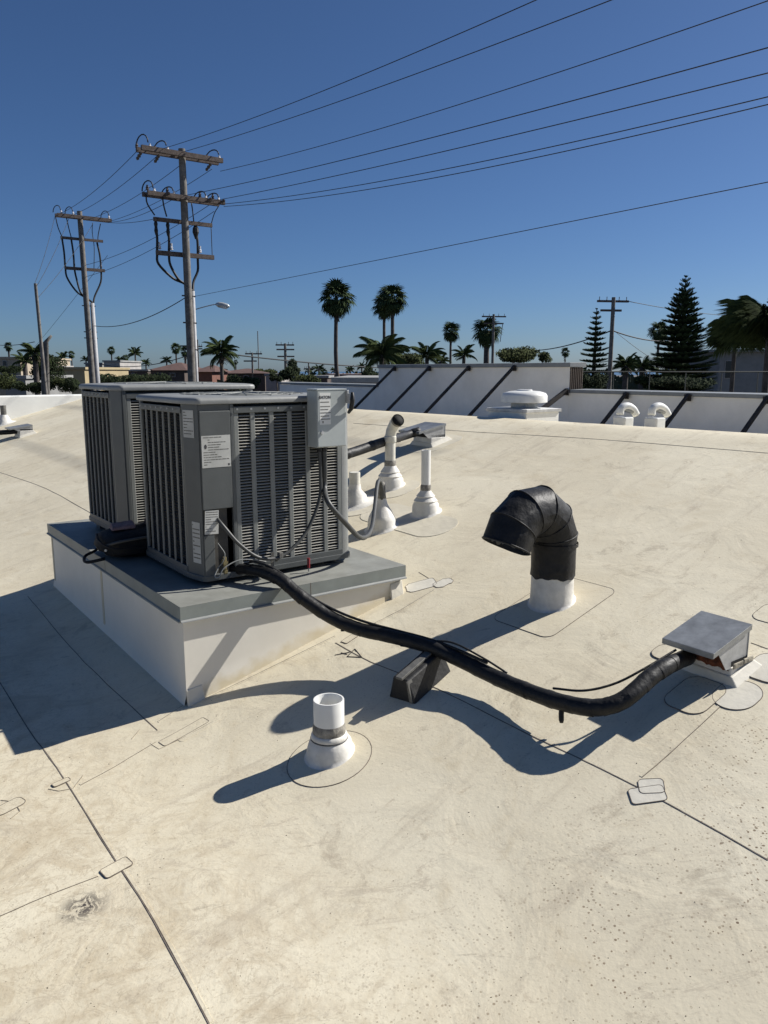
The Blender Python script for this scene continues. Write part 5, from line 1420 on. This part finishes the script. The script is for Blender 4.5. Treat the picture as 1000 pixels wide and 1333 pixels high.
for s, y0, mid, end, lab in ((-.70, 191, (456, 104), (698, 0), 'topmost wire leaving the top crossarm for the upper right'),
                         (-.1, 192, (520, 104), (796, 0), 'second wire from the top leaving the top crossarm'),
                         (1.32, 207, (648, 120), (1000, 1), 'wire leaving the right end of the top crossarm')):
    st = p1.P(s, p1.z(y0 + 8)); wire(st, mid, end, lab)
for s, mid, end, lab in ((-.1, (600, 169.5), (1000, 62), 'upper wire of the four leaving the second crossarm'), (.55, (600, 192), (1000, 95), 'second wire of the four leaving the second crossarm'),
                         (1.0, (600, 216), (1000, 126), 'third wire of the four leaving the second crossarm'), (1.40, (600, 225), (1000, 136), 'lowest wire of the four leaving the second crossarm')):
    st = p1.P(s, p1.z(262 if s > .3 else 256)); wire(st, mid, end, lab)
wire(p1.P(.15, p1.z(386)), (640, 309), (1000, 237), 'thin communication wire crossing the sky below the power lines', .008)
def span(a, b, sag, label, r=.012, group='wires between the poles'):
    P = [a.lerp(b, k / 20) - Vector((0, 0, sag * 4 * (k/20) * (1 - k/20))) for k in range(21)]
    o = MB().tube(P, r, 5).build('power_line', 'cable', None, smooth=True, origin=a); tag(o, label, 'cable', group)
labs = ['upper left wire between the two crossarm poles', 'second wire between the top crossarms of the two big poles', 'third wire between the top crossarms of the two big poles', 'fourth wire from the tall pole to the second pole',
        'wire from the second crossarm down to the second pole', 'lower wire from the second crossarm to the second pole', 'lowest slack wire between the two big poles']
for k, (s1_, y1_, s2_, y2_) in enumerate(((-1.42, 204, -1.0, 283), (-.75, 205, -.45, 283), (0, 213, .3, 286), (1.02, 214, 1.25, 286))):
    span(p1.P(s1_, p1.z(y1_)), p2.P(s2_, p2.z(y2_)), .25, labs[k])
span(p1.P(-.4, p1.z(262)), p2.P(1.3, p2.z(286)), .2, labs[4]); span(p1.P(-.9, p1.z(288)), p2.P(1.3, p2.z(286)), .1, labs[5])
span(p1.P(0, p1.z(385)), p2.P(.3, p2.z(424)), .45, labs[6], .02)
B3 = at(46, 372, 42)
for k, (s_, y_, e_, lab) in enumerate(((-1.15, 285, (45, 370), 'wire from the second pole down to the top of the bare leaning pole'), (-.5, 285, (47, 374), 'second wire from the second pole to the bare leaning pole'), (.6, 290, (49, 388), 'third wire from the second pole to the bare leaning pole'), (1.2, 330, (20, 480), 'long wire running from behind the second pole to the left skyline'))):
    span(p2.P(s_, p2.z(y_)), at(e_[0], e_[1], 42 if k < 3 else 90), .2, lab)
span(p1.P(.9, p1.z(262)), p2.P(.1, p2.z(345)), .3, 'wire passing behind the second pole from the tall pole')
span(p1.P(1.05, p1.z(270)), p2.P(.1, p2.z(360)), .3, 'lower wire passing behind the second pole from the tall pole')
span(at(298, 461, 80), at(560, 481, 100), .3, 'dark wire sagging across the skyline behind the near unit', .07)
span(at(130, 474, 110), at(250, 461, 90), .8, 'faint wire over the red tiled roof', .05)
span(at(680, 456, 95), f1.P(0, f1.z(430)), .5, 'wire rising from the palms to the pole by the small pine', .05)
span(f1.P(0, f1.z(430)), at(880, 444, 70), .3, 'wire from the pole by the small pine toward the big pine', .05)
span(f1.P(1.2, f1.z(392)), at(1010, 412, 90), .4, 'thin wire from the top of the pole by the small pine to the right', .025)
span(at(-10, 448, 90), at(45, 445, 60), .2, 'thin wire crossing the skyline at the left edge', .03)
span(f1.P(.3, f1.z(432)), at(866, 478, 60), .1, 'thin guy wire slanting down right of the pole by the small pine', .018)
